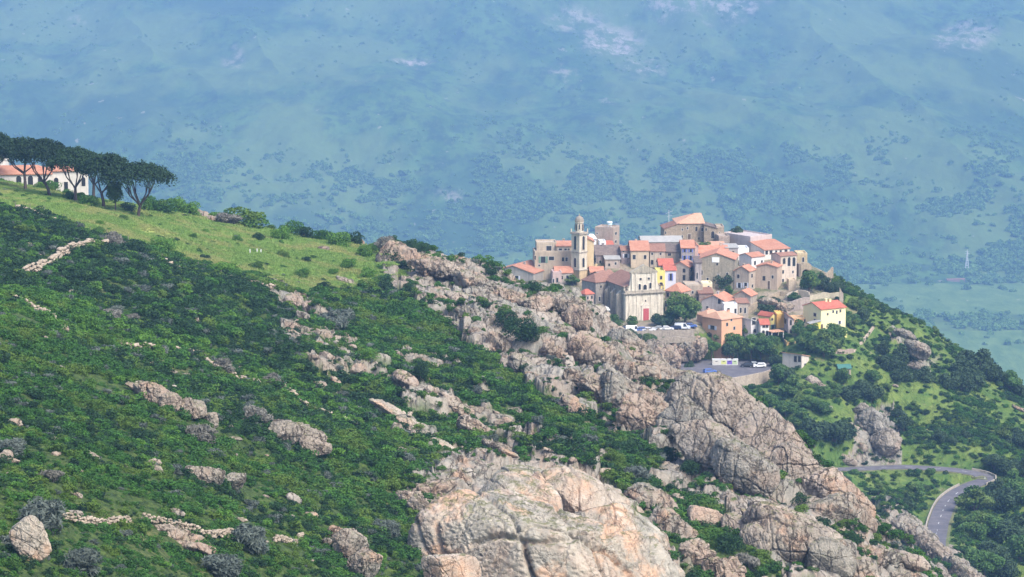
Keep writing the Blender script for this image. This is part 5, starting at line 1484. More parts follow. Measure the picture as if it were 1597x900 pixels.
# single boulders: px, py(base), halfwidth px, label
SB = [(84, 690, 12, 'squarish pink boulder alone in the scrub at the far left'), (86, 711, 9, 'long flat pink boulder just below the squarish one'), (123, 738, 8, 'upright pink boulder right of the flat one'),
      (17, 722, 14, 'pale boulder under a grey bush at the left edge'), (16, 742, 6, 'small pink stone below the pale boulder at the left edge'), (112, 775, 9, 'flat whitish stone right of the big grey bush'),
      (122, 777, 7, 'second flat whitish stone touching the first'), (238, 569, 10, 'low pink slab alone below the dry stone wall'), (292, 590, 9, 'orange-pink rounded stone in dark scrub'),
      (270, 583, 7, 'flat pale stone left of the orange-pink one'), (302, 500, 8, 'pale boulder with white top in the dark scrub'), (393, 598, 15, 'rounded peach boulder at the end of the stone wall'),
      (498, 606, 13, 'white-topped boulder on the bright green rib'), (376, 575, 5, 'small white pillar stone'), (459, 588, 4, 'tiny upright white stone'), (540, 442, 16, 'big rounded boulder on the meadow beside a dark bush'),
      (505, 390, 9, 'white cracked boulder in the middle of the meadow'), (491, 372, 6, 'upright pale boulder on the crest between bushes'), (556, 378, 14, 'rounded boulder under a dark bush on the crest'),
      (440, 352, 8, 'white boulder at the foot of the crest tree'), (472, 357, 6, 'small flat boulder on the crest behind the green bush'), (600, 520, 8, 'pale stone near the grey feathery bush'),
      (595, 600, 9, 'pink stone under the upper green band'), (533, 725, 8, 'white stone left of the dome jumble'), (484, 808, 12, 'flat ochre stone in the low scrub'), (486, 797, 5, 'small white stone behind the flat ochre one'),
      (627, 706, 9, 'rounded pinkish boulder below the long pink slab'), (652, 704, 8, 'second rounded boulder below the long pink slab'), (410, 820, 6, 'small white stone in front of the dry wall'),
      (415, 775, 6, 'low stone half buried in the scrub'), (690, 895, 14, 'pale broken stone left of the dome foot'), (855, 705, 9, 'tooth shaped boulder in the green band'), (893, 722, 8, 'thin leaning slab behind the dome'),
      (945, 740, 16, 'cluster boulder in the green hollow'), (1295, 640, 5, 'small pale boulder on the slope near the oaks'), (1505, 605, 9, 'whitish boulder under the dark oaks on the right'), (1396, 605, 5, 'small white stone on the green slope'),
      (1320, 720, 18, 'pinkish bank of rock above the road'), (1345, 700, 10, 'round pale boulder above the road'), (1590, 640, 12, 'grey rock at the right edge of the far slope')]
for i, (x, y, hw, lb) in enumerate(SB):
    p = surf(x, y, 262, 1060); s = F / p.length
    boulder(p.x, p.y, p.z, hw / s, i, R(random.uniform(-5, 25)), lb, 'single boulders on the slopes', sink=.1)

LM = [(650, 400, 'at the upper left start of the ridge'), (740, 430, 'on the crest left of the village'), (820, 460, 'below the low grey house'), (890, 480, 'round the craggy tower'), (700, 470, 'on the upper ridge above the green band'),
      (780, 520, 'near the dark bush in the cleft'), (880, 560, 'in the middle of the ridge'), (960, 540, 'on the skyline below the church square'), (940, 620, 'on the rust and grey face'), (1030, 600, 'on the skyline left of the car park'), (1020, 690, 'at the foot of the rust and grey face'),
      (1120, 640, 'on top of the fluted cliff'), (1200, 690, 'on the right of the fluted cliff'), (1100, 730, 'under the fluted cliff'), (1200, 790, 'above the streaked slab'), (1290, 790, 'on the pink and grey buttress'), (1350, 870, 'at the lower right end of the ridge'), (1220, 880, 'at the foot of the streaked slab'),
      (430, 460, 'just below the meadow'), (470, 510, 'beside the blue-grey feathery bush'), (540, 560, 'in the upper rocky scrub'), (600, 590, 'above the long pink slab'), (680, 600, 'in the middle of the rocky scrub'), (640, 680, 'along the long pink slab'), (760, 640, 'beside the grey and pink spine'), (790, 700, 'behind the top of the huge dome'),
      (900, 740, 'behind the right shoulder of the huge dome'), (1000, 750, 'near the round blue-green bush'), (1060, 800, 'right of the huge dome'), (1090, 870, 'at the bottom right of the huge dome'), (1150, 900, 'at the bottom edge under the streaked slab')]
def where_(px, py, lms=None):
    return min(lms or LM, key=lambda q: (q[0] - px) ** 2 + (q[1] - py) ** 2)[2]


# scattered boulders, zone by zone
def scatter(n, D0, D1, x0=-80, x1=1680):
    """points uniform over the ground in the fan between picture columns x0 and x1"""
    d = np.sqrt(rng.uniform(D0 ** 2, D1 ** 2, n)); px = rng.uniform(x0, x1, n)
    x = (px - 798.5) / F * d
    z0 = terrain(x, d)
    z = (near_fn if D1 < 1450 else far_fn)(x, d, z0)[0]
    return x, d, z


ex, ey, ez = scatter(24000, 330, 760, 380, 1500)
e = zones(ex, ey, ez)
pxx, pyy = e[0], e[1]
cand = {}
cand['ridge'] = np.where(inpoly(pxx, pyy, RIDGE) & (e[2] > .5))[0]
cand['mixed'] = np.where(inpoly(pxx, pyy, MIXED) & (e[2] > .3))[0]
cand['low'] = np.where(inpoly(pxx, pyy, LOWROCK))[0]
LBL = {'ridge': ('rough grey-pink boulder among many on the rocky ridge', 'boulders on the rocky ridge', 100, (1.2, 5.2)),
       'mixed': ('pinkish boulder poking out of the scrub between meadow and ridge', 'boulders in the rocky scrub', 75, (.7, 2.4)),
       'low': ('pale boulder in the green hollow between the dome and the cliffs', 'boulders in the green hollow', 22, (.8, 2.2))}
for kz, ids in cand.items():
    lb, gp, cnt, (a0, a1) = LBL[kz]
    ids = rng.permutation(ids)[:cnt]
    for i in ids:
        sz = a0 + (a1 - a0) * random.random() ** 2.2
        k = random.randrange(12); tl = random.uniform(5, 45)
        lb = ('small', 'middle-sized', 'large')[(sz > a0 + (a1 - a0) * .1) + (sz > a0 + (a1 - a0) * .4)] + ' ' + ('rounded', 'flattened', 'blocky', 'slab-like')[k % 4] + ('', ' tilted')[tl > 25] + (' rock ' if kz == 'low' else ' boulder ') + where_(pxx[i], pyy[i])
        boulder(ex[i], ey[i], ez[i], sz, k, R(tl), lb, gp, rz=random.uniform(-.5, .5))
gx_, gy_, gz_ = scatter(2500, 300, 620, -20, 700)
e = zones(gx_, gy_, gz_)
ids = rng.permutation(np.where((e[2] < .1) & (e[3] < .5))[0])[:75]
LM2 = [(60, 440, 'near the tumbled wall at the upper left'), (60, 560, 'in the scrub at the left edge'), (130, 520, 'near the lime green bush'), (180, 640, 'left of the upright rocks'), (250, 480, 'in the dark scrub below the meadow corner'), (250, 560, 'near the long dry wall'), (330, 520, 'in the dark scrub under the meadow'),
       (300, 690, 'below the upright rocks'), (360, 620, 'near the peach boulder'), (420, 560, 'in the dark scrub left of the rocky scrub'), (440, 640, 'above the ochre-topped crag'), (450, 740, 'below the ochre-topped crag'), (540, 640, 'on the bright green rib'), (560, 730, 'left of the huge dome'), (500, 830, 'in the scrub left of the broken crag'),
       (60, 690, 'by the squarish pink boulder'), (150, 780, 'above the low terrace wall'), (250, 780, 'above the pink slabs'), (340, 800, 'above the end of the terrace wall'), (100, 870, 'at the bottom left'), (250, 880, 'below the pink slabs'), (420, 890, 'at the bottom edge'), (630, 620, 'above the long pink slab')]
for i in ids:
    q_ = project(gx_[i], gy_[i], gz_[i]); sz = .25 + 1.0 * random.random() ** 2; k = random.randrange(12)
    boulder(gx_[i], gy_[i], gz_[i] + .2, sz, k, R(random.uniform(0, 30)), ('tiny', 'small')[sz > .5] + ' ' + ('rounded', 'flat', 'blocky', 'slab-like')[k % 4] + ' pale stone ' + where_(q_[0], q_[1], LM2), 'small stones in the scrub', sink=0)

# dry stone terrace walls: a wall is one mesh of many stones
def dry_wall(label, pts, h=1.0, stone=.42, wid=2, lo=262, hi=760, rows=3):
    P_ = smooth_path([surf(x, y, lo, hi) for x, y in pts], stone * 1.3)
    V = []; Fc = []; k = 0
    v, f = ICO.setdefault(2, ico(2))
    r_ = random.Random(len(label))
    for i, p in enumerate(P_):
        zz = float(ground_z(p.x, p.y)[0])
        for j in range(rows):
            if r_.random() < .15 * j: continue
            for w in range(wid):
                s = stone * r_.uniform(.6, 1.25)
                c = np.array([p.x + r_.uniform(-.3, .3), p.y + (w - .5) * stone * 1.6 + r_.uniform(-.2, .2), zz + .1 + j * h / rows + r_.uniform(-.1, .1)])
                q = v * (1 + .22 * np.sin(v @ np.array([r_.uniform(2, 4), r_.uniform(2, 4), r_.uniform(2, 4)]) + i)[:, None])
                q = np.clip(q, -.82, .82) * np.array([s, s * .8, s * .62])
                a = r_.uniform(0, 3); q = np.stack([q[:, 0] * math.cos(a) - q[:, 1] * math.sin(a), q[:, 0] * math.sin(a) + q[:, 1] * math.cos(a), q[:, 2]], 1)
                c[2] += .28; V.append(q + c); Fc.append(f + k); k += len(v)
    b = np.array(P_[0])
    me = np_mesh('dry_stone_wall', np.concatenate(V) - b, np.concatenate(Fc), M_DRYS)
    o = obj('dry_stone_wall', me, None, tuple(b)); tag(o, label, 'stone wall', 'old dry stone terrace walls'); return o


t = NT('pale_field_stone', .95)
n1 = t.noise(1.4, 4, .7); vc = t.n.new('ShaderNodeSeparateColor'); t.l.new(t.voro(1.6, out='Color'), vc.inputs[0])
t.color(t.mix(vc.outputs[0], t.mix(n1, (.18, .145, .11), (.32, .26, .195)), (.42, .35, .27))); t.bump(n1, .5, .1); M_DRYS = t.m
dry_wall('tumbled pale wall curving down from the meadow in the dark scrub', [(40, 432), (60, 424), (82, 414), (95, 402), (125, 392), (165, 388)], 1.7, .5)
dry_wall('stony bank along the upper left edge of the meadow', [(28, 327), (55, 336), (86, 347)], .7, .4, rows=2)
dry_wall('line of stones below the left meadow corner', [(0, 462), (25, 472), (60, 488), (86, 503)], .8, .45, rows=2)
dry_wall('long dry wall running down to the peach boulder', [(190, 543), (225, 547), (265, 550), (310, 557), (330, 575), (355, 586), (380, 598)], .9, .38, rows=2)
dry_wall('tumbled wall climbing down the bright green rib', [(436, 602), (458, 622), (480, 638), (510, 652), (556, 668)], .9, .40, rows=2)
dry_wall('low terrace wall at the bottom left', [(100, 815), (130, 822), (165, 824), (200, 820)], .8, .24, rows=3)
dry_wall('low terrace wall between the pink slabs and the grey bush', [(226, 815), (260, 822), (300, 834), (330, 842), (360, 840)], .8, .24, rows=3)
dry_wall('short ruined wall at the bottom of the scrub', [(400, 848), (430, 850), (470, 842)], .6, .24, rows=2)
dry_wall('row of pale stones under the meadow edge', [(256, 412), (270, 418), (286, 424)], .7, .45, rows=2)
dry_wall('broken wall of white stones along the lower meadow edge', [(360, 438), (385, 444), (402, 446), (420, 452), (436, 452)], .8, .45, rows=2)
dry_wall('short leaning wall of pale stones above the long pink slab', [(598, 632), (618, 640), (640, 655)], .6, .3, rows=1)

# ------------------------------------------------------------------ foliage
def leaf_cloud(n, lumps, leaf, seed, flat=.0, up=.35, shell=.75, stretch=1.5):
    """n leaf quads spread over lumps (x, y, z, rx, rz)"""
    r_ = np.random.default_rng(seed)
    L_ = np.array(lumps, float)
    w = L_[:, 3] ** 2; pick = r_.choice(len(L_), n, p=w / w.sum())
    d = r_.normal(size=(n, 3)); d[:, 2] = d[:, 2] + up; d /= np.linalg.norm(d, axis=1)[:, None]
    rad = shell + (1 - shell) * r_.random(n) ** .5 + r_.normal(size=n) * .07
    c = L_[pick, :3] + d * rad[:, None] * np.stack([L_[pick, 3], L_[pick, 3], L_[pick, 4]], 1)
    nrm = d + r_.normal(size=(n, 3)) * .75; nrm[:, 2] += flat; nrm /= np.linalg.norm(nrm, axis=1)[:, None]
    a = np.cross(nrm, r_.normal(size=(n, 3))); a /= np.linalg.norm(a, axis=1)[:, None]; b = np.cross(nrm, a)
    s = leaf * r_.uniform(.6, 1.3, n)[:, None]
    a = a * s * stretch * .5; b = b * s * .5
    V = np.stack([c - a, c - b * .9 + nrm * s * .12, c + a, c + b * .9 + nrm * s * .12], 1).reshape(-1, 3)
    return V, np.arange(4 * n).reshape(-1, 4)


def lumps_ell(k, rx, rz, cz, seed, lr=(.35, .55), low=.0):
    r_ = np.random.default_rng(seed); out = []
    while len(out) < k:
        d = r_.normal(size=3); d /= np.linalg.norm(d); q = d * r_.uniform(.35, .78)
        if q[2] < -.55: continue
        l = r_.uniform(*lr)
        out.append((q[0] * rx, q[1] * rx, cz + q[2] * rz, l * rx, l * rz * r_.uniform(.8, 1.1)))
    return out


def shrub_mesh(seed, mat, n=420, leaf=.16, k=9, rx=1.0, rz=.75, name='shrub', up=.5, **kw):
    V, f = leaf_cloud(n, lumps_ell(k, rx, rz, rz * .6, seed), leaf, seed, up=up, **kw)
    return np_mesh(name, V, f, mat)


SHR = {}
for i, (m_, nm) in enumerate(((L_MAQ, 'green'), (L_MAQ2, 'dark'), (L_GREY, 'grey'), (L_BRIGHT, 'bright'), (L_TWIG, 'twig'))):
    SHR[nm] = [shrub_mesh(10 * i + q, m_, 460, .17 if nm not in ('grey', 'twig') else .12, 9 if nm != 'twig' else 7, stretch=1.5 if nm not in ('grey', 'twig') else 3.2) for q in range(3)]
SHRB = {}
for i, (m_, nm) in enumerate(((L_MAQ, 'green'), (L_MAQ2, 'dark'), (L_GREY, 'grey'), (L_BRIGHT, 'bright'), (L_TWIG, 'twig'))):
    SHRB[nm] = [shrub_mesh(110 * i + q, m_, 2400, .085, 18 if q else 9, stretch=1.5 if nm not in ('grey', 'twig') else 3.6, shell=.75 if nm not in ('grey', 'twig') else .35) for q in range(3)]


def bush(px, py, hw, kind, label, group='single bushes on the near slope', hi=1080, hfac=None, lo=262):
    p = surf(px, py, lo, hi); s = F / p.length
    o = obj('bush', random.choice(SHRB[kind]), None, (p.x, p.y, p.z - .1))
    r_ = hw / s
    r_ *= 1.15; o.scale = (r_, r_, r_ * (hfac or random.uniform(.85, 1.15))); o.rotation_euler.z = random.uniform(0, 6)
    return tag(o, label, 'bush', group)


BL = [(62, 828, 36, 'grey', 'big feathery grey-green bush at the bottom left'), (80, 752, 18, 'twig', 'dry greyish bush above the whitish stones'), (20, 712, 22, 'grey', 'grey bush at the left edge above the pale boulder'),
      (130, 515, 22, 'bright', 'bright lime green bush in the left scrub'), (160, 540, 16, 'green', 'round olive bush right of the lime green one'), (175, 500, 14, 'twig', 'pale dry bush right of the lime bush'),
      (205, 505, 12, 'twig', 'second pale dry bush in the left scrub'), (527, 512, 25, 'grey', 'large blue-grey feathery bush below the meadow'), (315, 690, 24, 'twig', 'dry grey twiggy bush between the upright rocks and twin lumps'),
      (400, 660, 22, 'twig', 'rounded dry bush left of the ochre-topped crag'), (385, 860, 30, 'grey', 'grey-green bush at the end of the low terrace wall'), (130, 896, 28, 'grey', 'grey-green bush at the bottom edge on the left'),
      (345, 895, 34, 'grey', 'wide grey bush at the bottom edge'), (20, 890, 20, 'green', 'green bush in the bottom left corner'), (990, 752, 20, 'grey', 'round blue-green bush in the hollow right of the dome'),
      (255, 390, 18, 'bright', 'bright green tree-like bush on the meadow'), (348, 428, 22, 'bright', 'low spreading green bush on the lower meadow edge'), (398, 420, 13, 'green', 'dull green bush right of the spreading one'),
      (440, 376, 15, 'bright', 'round fresh green bush on the meadow crest'), (402, 375, 10, 'dark', 'small dark round bush near the white posts'), (457, 354, 19, 'green', 'dark green bush tree on the crest line'),
      (475, 373, 13, 'dark', 'dark bush left of the upright pale boulder'), (500, 376, 15, 'green', 'bush right of the upright pale boulder'), (528, 384, 17, 'bright', 'fresh green bush on the crest near the rounded boulder'),
      (550, 372, 15, 'dark', 'dark bush capping the rounded boulder'), (478, 410, 8, 'dark', 'tiny dark bush alone on the meadow'), (506, 452, 9, 'dark', 'dark spiky bush left of the big rounded boulder'),
      (545, 420, 13, 'bright', 'bright bush above the big rounded boulder'), (575, 435, 12, 'bright', 'bright bush right of the big rounded boulder'), (612, 408, 20, 'dark', 'dark blue-green bush at the start of the ridge'),
      (630, 422, 13, 'dark', 'smaller dark bush touching the ridge rocks'), (602, 392, 14, 'twig', 'greyish bush on the crest left of the ridge'), (640, 392, 12, 'dark', 'small dark bush on top of the ridge start'),
      (375, 352, 32, 'green', 'wide brownish bush on the crest right of the grey outcrop'), (355, 350, 20, 'twig', 'dry bush in front of the wide brownish bush'), (180, 388, 16, 'twig', 'dark dry bush at the meadow corner'), (205, 400, 24, 'dark', 'dense dark bush below the meadow corner'),
      (155, 352, 7, 'bright', 'small bush in the upper meadow'), (85, 300, 13, 'green', 'round bush between the first pine trunks'), (105, 305, 9, 'green', 'small bush left of the middle pine'), (137, 322, 15, 'green', 'round green bush right of the middle pine'),
      (200, 330, 14, 'dark', 'dark round bush left of the right hand pine'), (232, 330, 18, 'green', 'hedge bush right of the right hand pine'), (255, 333, 22, 'green', 'wide dark hedge bush on the crest'), (276, 331, 18, 'bright', 'fresh green hedge bush on the crest'),
      (297, 318, 16, 'bright', 'fresh green bush at the end of the hedge'), (292, 306, 10, 'dark', 'dark tuft on top of the hedge'), (292, 334, 12, 'dark', 'dark bush beside the grey outcrop'), (68, 295, 12, 'bright', 'small bush in front of the villa arches'),
      (810, 530, 26, 'dark', 'large dark bush in a cleft of the ridge'), (790, 510, 18, 'dark', 'dark bush left of the large cleft bush'), (826, 550, 15, 'dark', 'dark bush right of the large cleft bush'), (832, 458, 15, 'dark', 'dark bush in front of the yellow-walled end house'),
      (1015, 650, 20, 'dark', 'dark bush on the rocky face left of the fluted cliff'), (1000, 670, 16, 'green', 'green bush below the dark one on the rocky face'), (1040, 720, 18, 'dark', 'dark bush at the foot of the fluted cliff'), (1075, 740, 16, 'dark', 'dark bush in the hollow under the fluted cliff'),
      (1060, 710, 16, 'twig', 'dry bush in the hollow under the fluted cliff'), (960, 730, 16, 'green', 'green bush behind the tooth shaped boulder'), (1250, 790, 14, 'dark', 'bush in the dark cleft left of the pink and grey buttress'), (1262, 752, 10, 'dark', 'small bush high in the cleft of the buttress'),
      (1330, 855, 14, 'dark', 'bush at the foot of the pink and grey buttress'), (1140, 860, 20, 'dark', 'dark bush below the pale flat-topped boulder'), (1165, 890, 20, 'twig', 'brownish bush at the bottom edge under the streaked slab'), (605, 838, 22, 'grey', 'soft grey bush left of the dome'),
      (590, 880, 14, 'bright', 'lime green tuft near the pale broken crag'), (700, 590, 14, 'dark', 'dark bush in the rocky scrub'), (660, 600, 18, 'dark', 'broad dark bush in the rocky scrub'), (730, 560, 12, 'dark', 'dark bush on the green band'),
      (575, 560, 14, 'bright', 'yellow-green bush near the peach stones'), (345, 580, 16, 'twig', 'dry bush beside the long dry wall'), (425, 600, 14, 'twig', 'dry bush left of the white-topped boulder'), (640, 455, 10, 'dark', 'small bush at the rock edge under the meadow'),
      (515, 372, 12, 'dark', 'dark bush on the crest left of the fresh green one'), (585, 392, 12, 'green', 'green bush on the crest left of the greyish one'), (570, 400, 13, 'bright', 'pale green bush below the crest right of the rounded boulder'), (420, 350, 9, 'green', 'small bush on the crest left of the white boulder'),
      (335, 330, 12, 'bright', 'grassy green bush just right of the grey outcrop'), (658, 398, 10, 'dark', 'dark tuft on the first rocks of the ridge'), (720, 405, 9, 'dark', 'dark tuft on the skyline of the ridge'), (765, 428, 10, 'dark', 'dark bush on the skyline left of the low grey house'),
      (155, 362, 8, 'green', 'small bush at the lower left corner of the meadow'), (300, 372, 7, 'green', 'tiny green bush left of the vegetable patch'), (320, 405, 9, 'dark', 'dark tuft left of the spreading bush'), (440, 402, 9, 'green', 'low green tuft right of the white posts'),
      (470, 432, 12, 'green', 'low bush on the lower meadow left of the dark spiky bush'), (520, 430, 9, 'bright', 'fresh tuft above the big rounded boulder on the left'), (370, 378, 8, 'bright', 'fresh tuft above the white posts'), (192, 345, 7, 'green', 'tuft in front of the right hand pines'),
      (62, 296, 10, 'green', 'small green bush against the villa wall'), (110, 312, 10, 'green', 'low bush at the foot of the middle pine'), (126, 312, 9, 'bright', 'light green bush beside the middle pine')]
for x, y, hw, k, lb in BL: bush(x, y, hw, k, lb, hfac=.72 if ('wide' in lb or 'spreading' in lb) else None)

# ---- ground cover by instances of the shrubs above (uncountable scrub)
def gn_scatter(name, pts, scl, rot, coll, label, cat, pick=None):
    me = bpy.data.meshes.new(name)
    me.vertices.add(len(pts)); me.vertices.foreach_set('co', np.asarray(pts, np.float32).ravel())
    a = me.attributes.new('scl', 'FLOAT_VECTOR', 'POINT'); a.data.foreach_set('vector', np.asarray(scl, np.float32).ravel())
    a = me.attributes.new('rot', 'FLOAT_VECTOR', 'POINT'); a.data.foreach_set('vector', np.asarray(rot, np.float32).ravel())
    a = me.attributes.new('pick', 'INT', 'POINT'); a.data.foreach_set('value', np.asarray(pick if pick is not None else rng.integers(0, 50, len(pts)), np.int32))
    o = obj(name, me); o['kind'] = 'stuff'; o['label'] = label; o['category'] = cat
    ng = bpy.data.node_groups.new(name, 'GeometryNodeTree')
    ng.interface.new_socket('Geometry', in_out='INPUT', socket_type='NodeSocketGeometry'); ng.interface.new_socket('Geometry', in_out='OUTPUT', socket_type='NodeSocketGeometry')
    N = ng.nodes; gi = N.new('NodeGroupInput'); go = N.new('NodeGroupOutput')
    ci = N.new('GeometryNodeCollectionInfo'); ci.inputs['Collection'].default_value = coll; ci.inputs['Separate Children'].default_value = True; ci.inputs['Reset Children'].default_value = True
    ip = N.new('GeometryNodeInstanceOnPoints'); ip.inputs['Pick Instance'].default_value = True
    def na(nm, ty):
        q = N.new('GeometryNodeInputNamedAttribute'); q.data_type = ty; q.inputs['Name'].default_value = nm; return [x for x in q.outputs if x.enabled][0]
    e2r = N.new('FunctionNodeEulerToRotation')
    ng.links.new(gi.outputs[0], ip.inputs['Points']); ng.links.new(ci.outputs[0], ip.inputs['Instance'])
    ng.links.new(na('pick', 'INT'), ip.inputs['Instance Index']); ng.links.new(na('rot', 'FLOAT_VECTOR'), e2r.inputs[0]); ng.links.new(e2r.outputs[0], ip.inputs['Rotation'])
    ng.links.new(na('scl', 'FLOAT_VECTOR'), ip.inputs['Scale']); ng.links.new(ip.outputs[0], go.inputs[0])
    md = o.modifiers.new('scatter', 'NODES'); md.node_group = ng
    return o


def kinds(name, objs):
    c = bpy.data.collections.new(name)
    for o_ in objs: c.objects.link(o_)
    return c


def proto(mesh, px, py, size, label, group, name='low_shrub', cat='shrub', hi=1080, lo=262):
    p = surf(px, py, lo, hi) if hi < 1500 else hit(px, py, lo, hi)
    o = obj(name, mesh, None, (p.x, p.y, p.z)); o.scale = (size, size, size)
    return tag(o, label, cat, group)


g1 = [proto(SHR['green'][k], 60 + 42 * k, 600 + 10 * k, .9, ('leftmost', 'middle', 'right hand')[k] + ' low green shrub below the line of stones at the left edge', 'low shrubs of the scrub carpet') for k in range(3)]
g2 = [proto(SHR['dark'][k], 330 + 30 * k, 480 + 10 * k, .9, ('left', 'middle', 'right hand')[k] + ' low dark shrub in the carpet right of the white-topped stone', 'low dark shrubs of the scrub carpet') for k in range(3)]
g3 = [proto(SHR['grey'][k], 470 + 60 * k, 560 + 20 * k, .8, ('low grey-green shrub in the dark scrub above the bright rib', 'low grey-green shrub left of the peach stones')[k], 'low grey shrubs of the scrub carpet') for k in range(2)]
g4 = [proto(SHR['bright'][0], 250, 660, .8, 'low bright green shrub in the scrub carpet', 'low shrubs of the scrub carpet')]
# collections are read in name order, so one collection per kind
CG, CDK, CGY, CBR = kinds('green_kinds', g1), kinds('dark_kinds', g2), kinds('grey_kinds', g3), kinds('bright_kinds', g4)


def vis_filter(x, y, z, margin=26):
    """drop what lies deep behind a crest as seen from round the camera (kept: a generous margin)"""
    px, py = project(x, y, z)
    col = np.clip(((px + 100) / 12).astype(int), 0, 160)
    order = np.argsort(y); top = np.full(161, 1e9); keep = np.zeros(len(x), bool)
    for i in order:
        c = col[i]
        if py[i] < top[c] + margin: keep[i] = True
        if py[i] < top[c]: top[c] = py[i]
    return keep


x, y, z = scatter(120000, 285, 770)
px, py, rock, mead, dirt, vill, slope = zones(x, y, z)
keep = vis_filter(x, y, z)
dens = np.where(mead > .5, .05, 1.0)
patch = fbm2(x * .05, y * .05, 4, 60)
J_ = joints(x, y)
dens *= np.where(rock > .5, np.maximum(ss(.05, .36, fbm2(x * .11, y * .11, 3, 61)) * .75, ss(.14, .04, J_[0]) * .95) + .02, 1.0)
gap = fbm2(x * .06 + 9, y * .06, 4, 62)
dens *= 1 - ss(.22, .45, gap) * .75
dens *= np.clip(y / 520, .62, 1) * .95
domem = inpoly(px, py, [(690, 735), (800, 715), (930, 740), (1010, 800), (1055, 920), (690, 920), (660, 830)])
dens *= np.where(domem, .02, 1)
sel = keep & (rng.random(len(x)) < dens)
x, y, z, patch, rock, py, px, mead = [q[sel] for q in (x, y, z, patch, rock, py, px, mead)]
print('ground cover', len(x))
r0 = rng.random(len(x))
DARKZ = [(-200, 300), (0, 324), (100, 346), (230, 400), (420, 450), (470, 520), (560, 620), (640, 690), (560, 645), (300, 535), (120, 470), (-200, 400)]
darkp = np.where(inpoly(px + patch * 40, py + patch * 30, DARKZ), .95, .12 + .6 * ss(.0, .35, patch))
frp = np.where(inpoly(px + patch * 30, py + patch * 20, [(-200, 400), (120, 470), (300, 535), (560, 645), (720, 730), (560, 668), (300, 570), (0, 500)]), .36, .04)
frp = np.where(inpoly(px, py, [(560, 460), (640, 480), (760, 570), (900, 670), (960, 720), (880, 700), (700, 580)]), .10, frp)
kind = np.where(r0 < .045, 2, np.where(r0 < .045 + frp, 3, np.where(rng.random(len(x)) < darkp * .75, 1, 0)))
sz = (.45 + 1.25 * rng.random(len(x)) ** 2.2) * np.clip(y / 520, .62, 1.0) * np.where(rock > .5, .75, 1) * np.where(mead > .5, .6, 1)
for k, (c, nm, lb) in enumerate(((CG, 'green_scrub', 'dense low green scrub covering the near slope'), (CDK, 'dark_scrub', 'darker patches of low scrub on the near slope'),
                                 (CGY, 'grey_scrub', 'scattered grey-green scrub on the near slope'), (CBR, 'fresh_scrub', 'scattered fresh green scrub on the near slope'))):
    q = kind == k
    S_ = np.stack([sz[q] * rng.uniform(.85, 1.25, q.sum()), sz[q] * rng.uniform(.85, 1.25, q.sum()), sz[q] * rng.uniform(.55, 1.0, q.sum())], 1)
    R_ = np.stack([rng.uniform(-.2, .2, q.sum()), rng.uniform(-.2, .2, q.sum()), rng.uniform(0, 6.28, q.sum())], 1)
    gn_scatter(nm, np.stack([x[q], y[q], z[q] - .1], 1), S_, R_, c, lb, 'scrub')

# meadow grass tufts
gt = []
for k in range(2):
    r_ = np.random.default_rng(900 + k); n = 160
    c = r_.normal(size=(n, 2)) * .45; h_ = r_.uniform(.15, .5, n); lean = r_.normal(size=(n, 2)) * .12; w = r_.normal(size=(n, 2)); w /= np.linalg.norm(w, axis=1)[:, None]; w *= .05
    V = np.stack([np.c_[c - w, np.zeros(n)], np.c_[c + w, np.zeros(n)], np.c_[c + lean + w * .5, h_], np.c_[c + lean - w * .5, h_]], 1).reshape(-1, 3)
    gt.append(proto(np_mesh('grass_tuft', V, np.arange(4 * n).reshape(-1, 4), L_GRASS), 330 + 80 * k, 350 + 30 * k, 1.0, ('tuft of long grass below the grey outcrop', 'tuft of long grass above the white posts')[k], 'grass tufts on the meadow', 'grass_tuft', 'grass'))
CT2 = kinds('tuft_kinds', gt)
x, y, z = scatter(90000, 520, 770, -60, 720)
e = zones(x, y, z); sel = (e[3] > .5) & (rng.random(len(x)) < .25 + .6 * ss(-.2, .3, fbm2(x * .08, y * .08, 3, 66)))
x, y, z = x[sel], y[sel], z[sel]; s = rng.uniform(.6, 1.3, len(x))
gn_scatter('meadow_grass', np.stack([x, y, z - .03], 1), np.stack([s, s, s * rng.uniform(.4, 1.1, len(x))], 1), np.stack([s * 0, s * 0, rng.uniform(0, 6, len(x))], 1), CT2, 'long yellow-green meadow grass', 'grass')

# ---- slope right of the village: grass, bushes, trees
BRK = []
def tree_mesh(seed, mat, n=2600, leaf=.34, k=16, rx=3.0, rz=2.6, cz=4.6):
    V, f = leaf_cloud(n, lumps_ell(k, rx, rz, cz, seed, (.28, .46)), leaf, seed, up=.35, shell=.7)
    m = MB(); r_ = random.Random(seed)
    m.tube([(0, 0, -1), (.1, 0, cz - rz * .8), (.05, .1, cz)], [.28, .2, .1], 6)
    for q in range(5):
        a = q * 1.26 + r_.random(); m.tube([(.08, 0, cz - rz * .9), (math.cos(a) * rx * .3, math.sin(a) * rx * .3, cz - rz * .3), (math.cos(a) * rx * .6, math.sin(a) * rx * .6, cz + rz * .2)], [.13, .08, .03], 5)
    return np_mesh('crown', V, f, mat), m.mesh('trunk', BARK)


TREES = {'green': [tree_mesh(300 + k, L_TREE) for k in range(3)], 'oak': [tree_mesh(320 + k, L_OAK, cz=3.9, rz=2.7) for k in range(3)],
         'fresh': [tree_mesh(340 + k, m_leaf('fresh_tree_leaves', (.04, .10, .02), (.11, .20, .04))) for k in range(2)]}


def tree(x, y, z, size, kind, label, group, name=None, hz=1.0):
    cm, tm = random.choice(TREES[kind])
    r = empty(name or {'oak': 'holm_oak', 'green': 'broadleaf_tree', 'fresh': 'broadleaf_tree'}[kind], (x, y, z), random.uniform(0, 6))
    r.scale = (size, size, size * hz)
    tag(r, label, 'tree', group)
    obj('crown', cm, r); obj('trunk', tm, r); return r


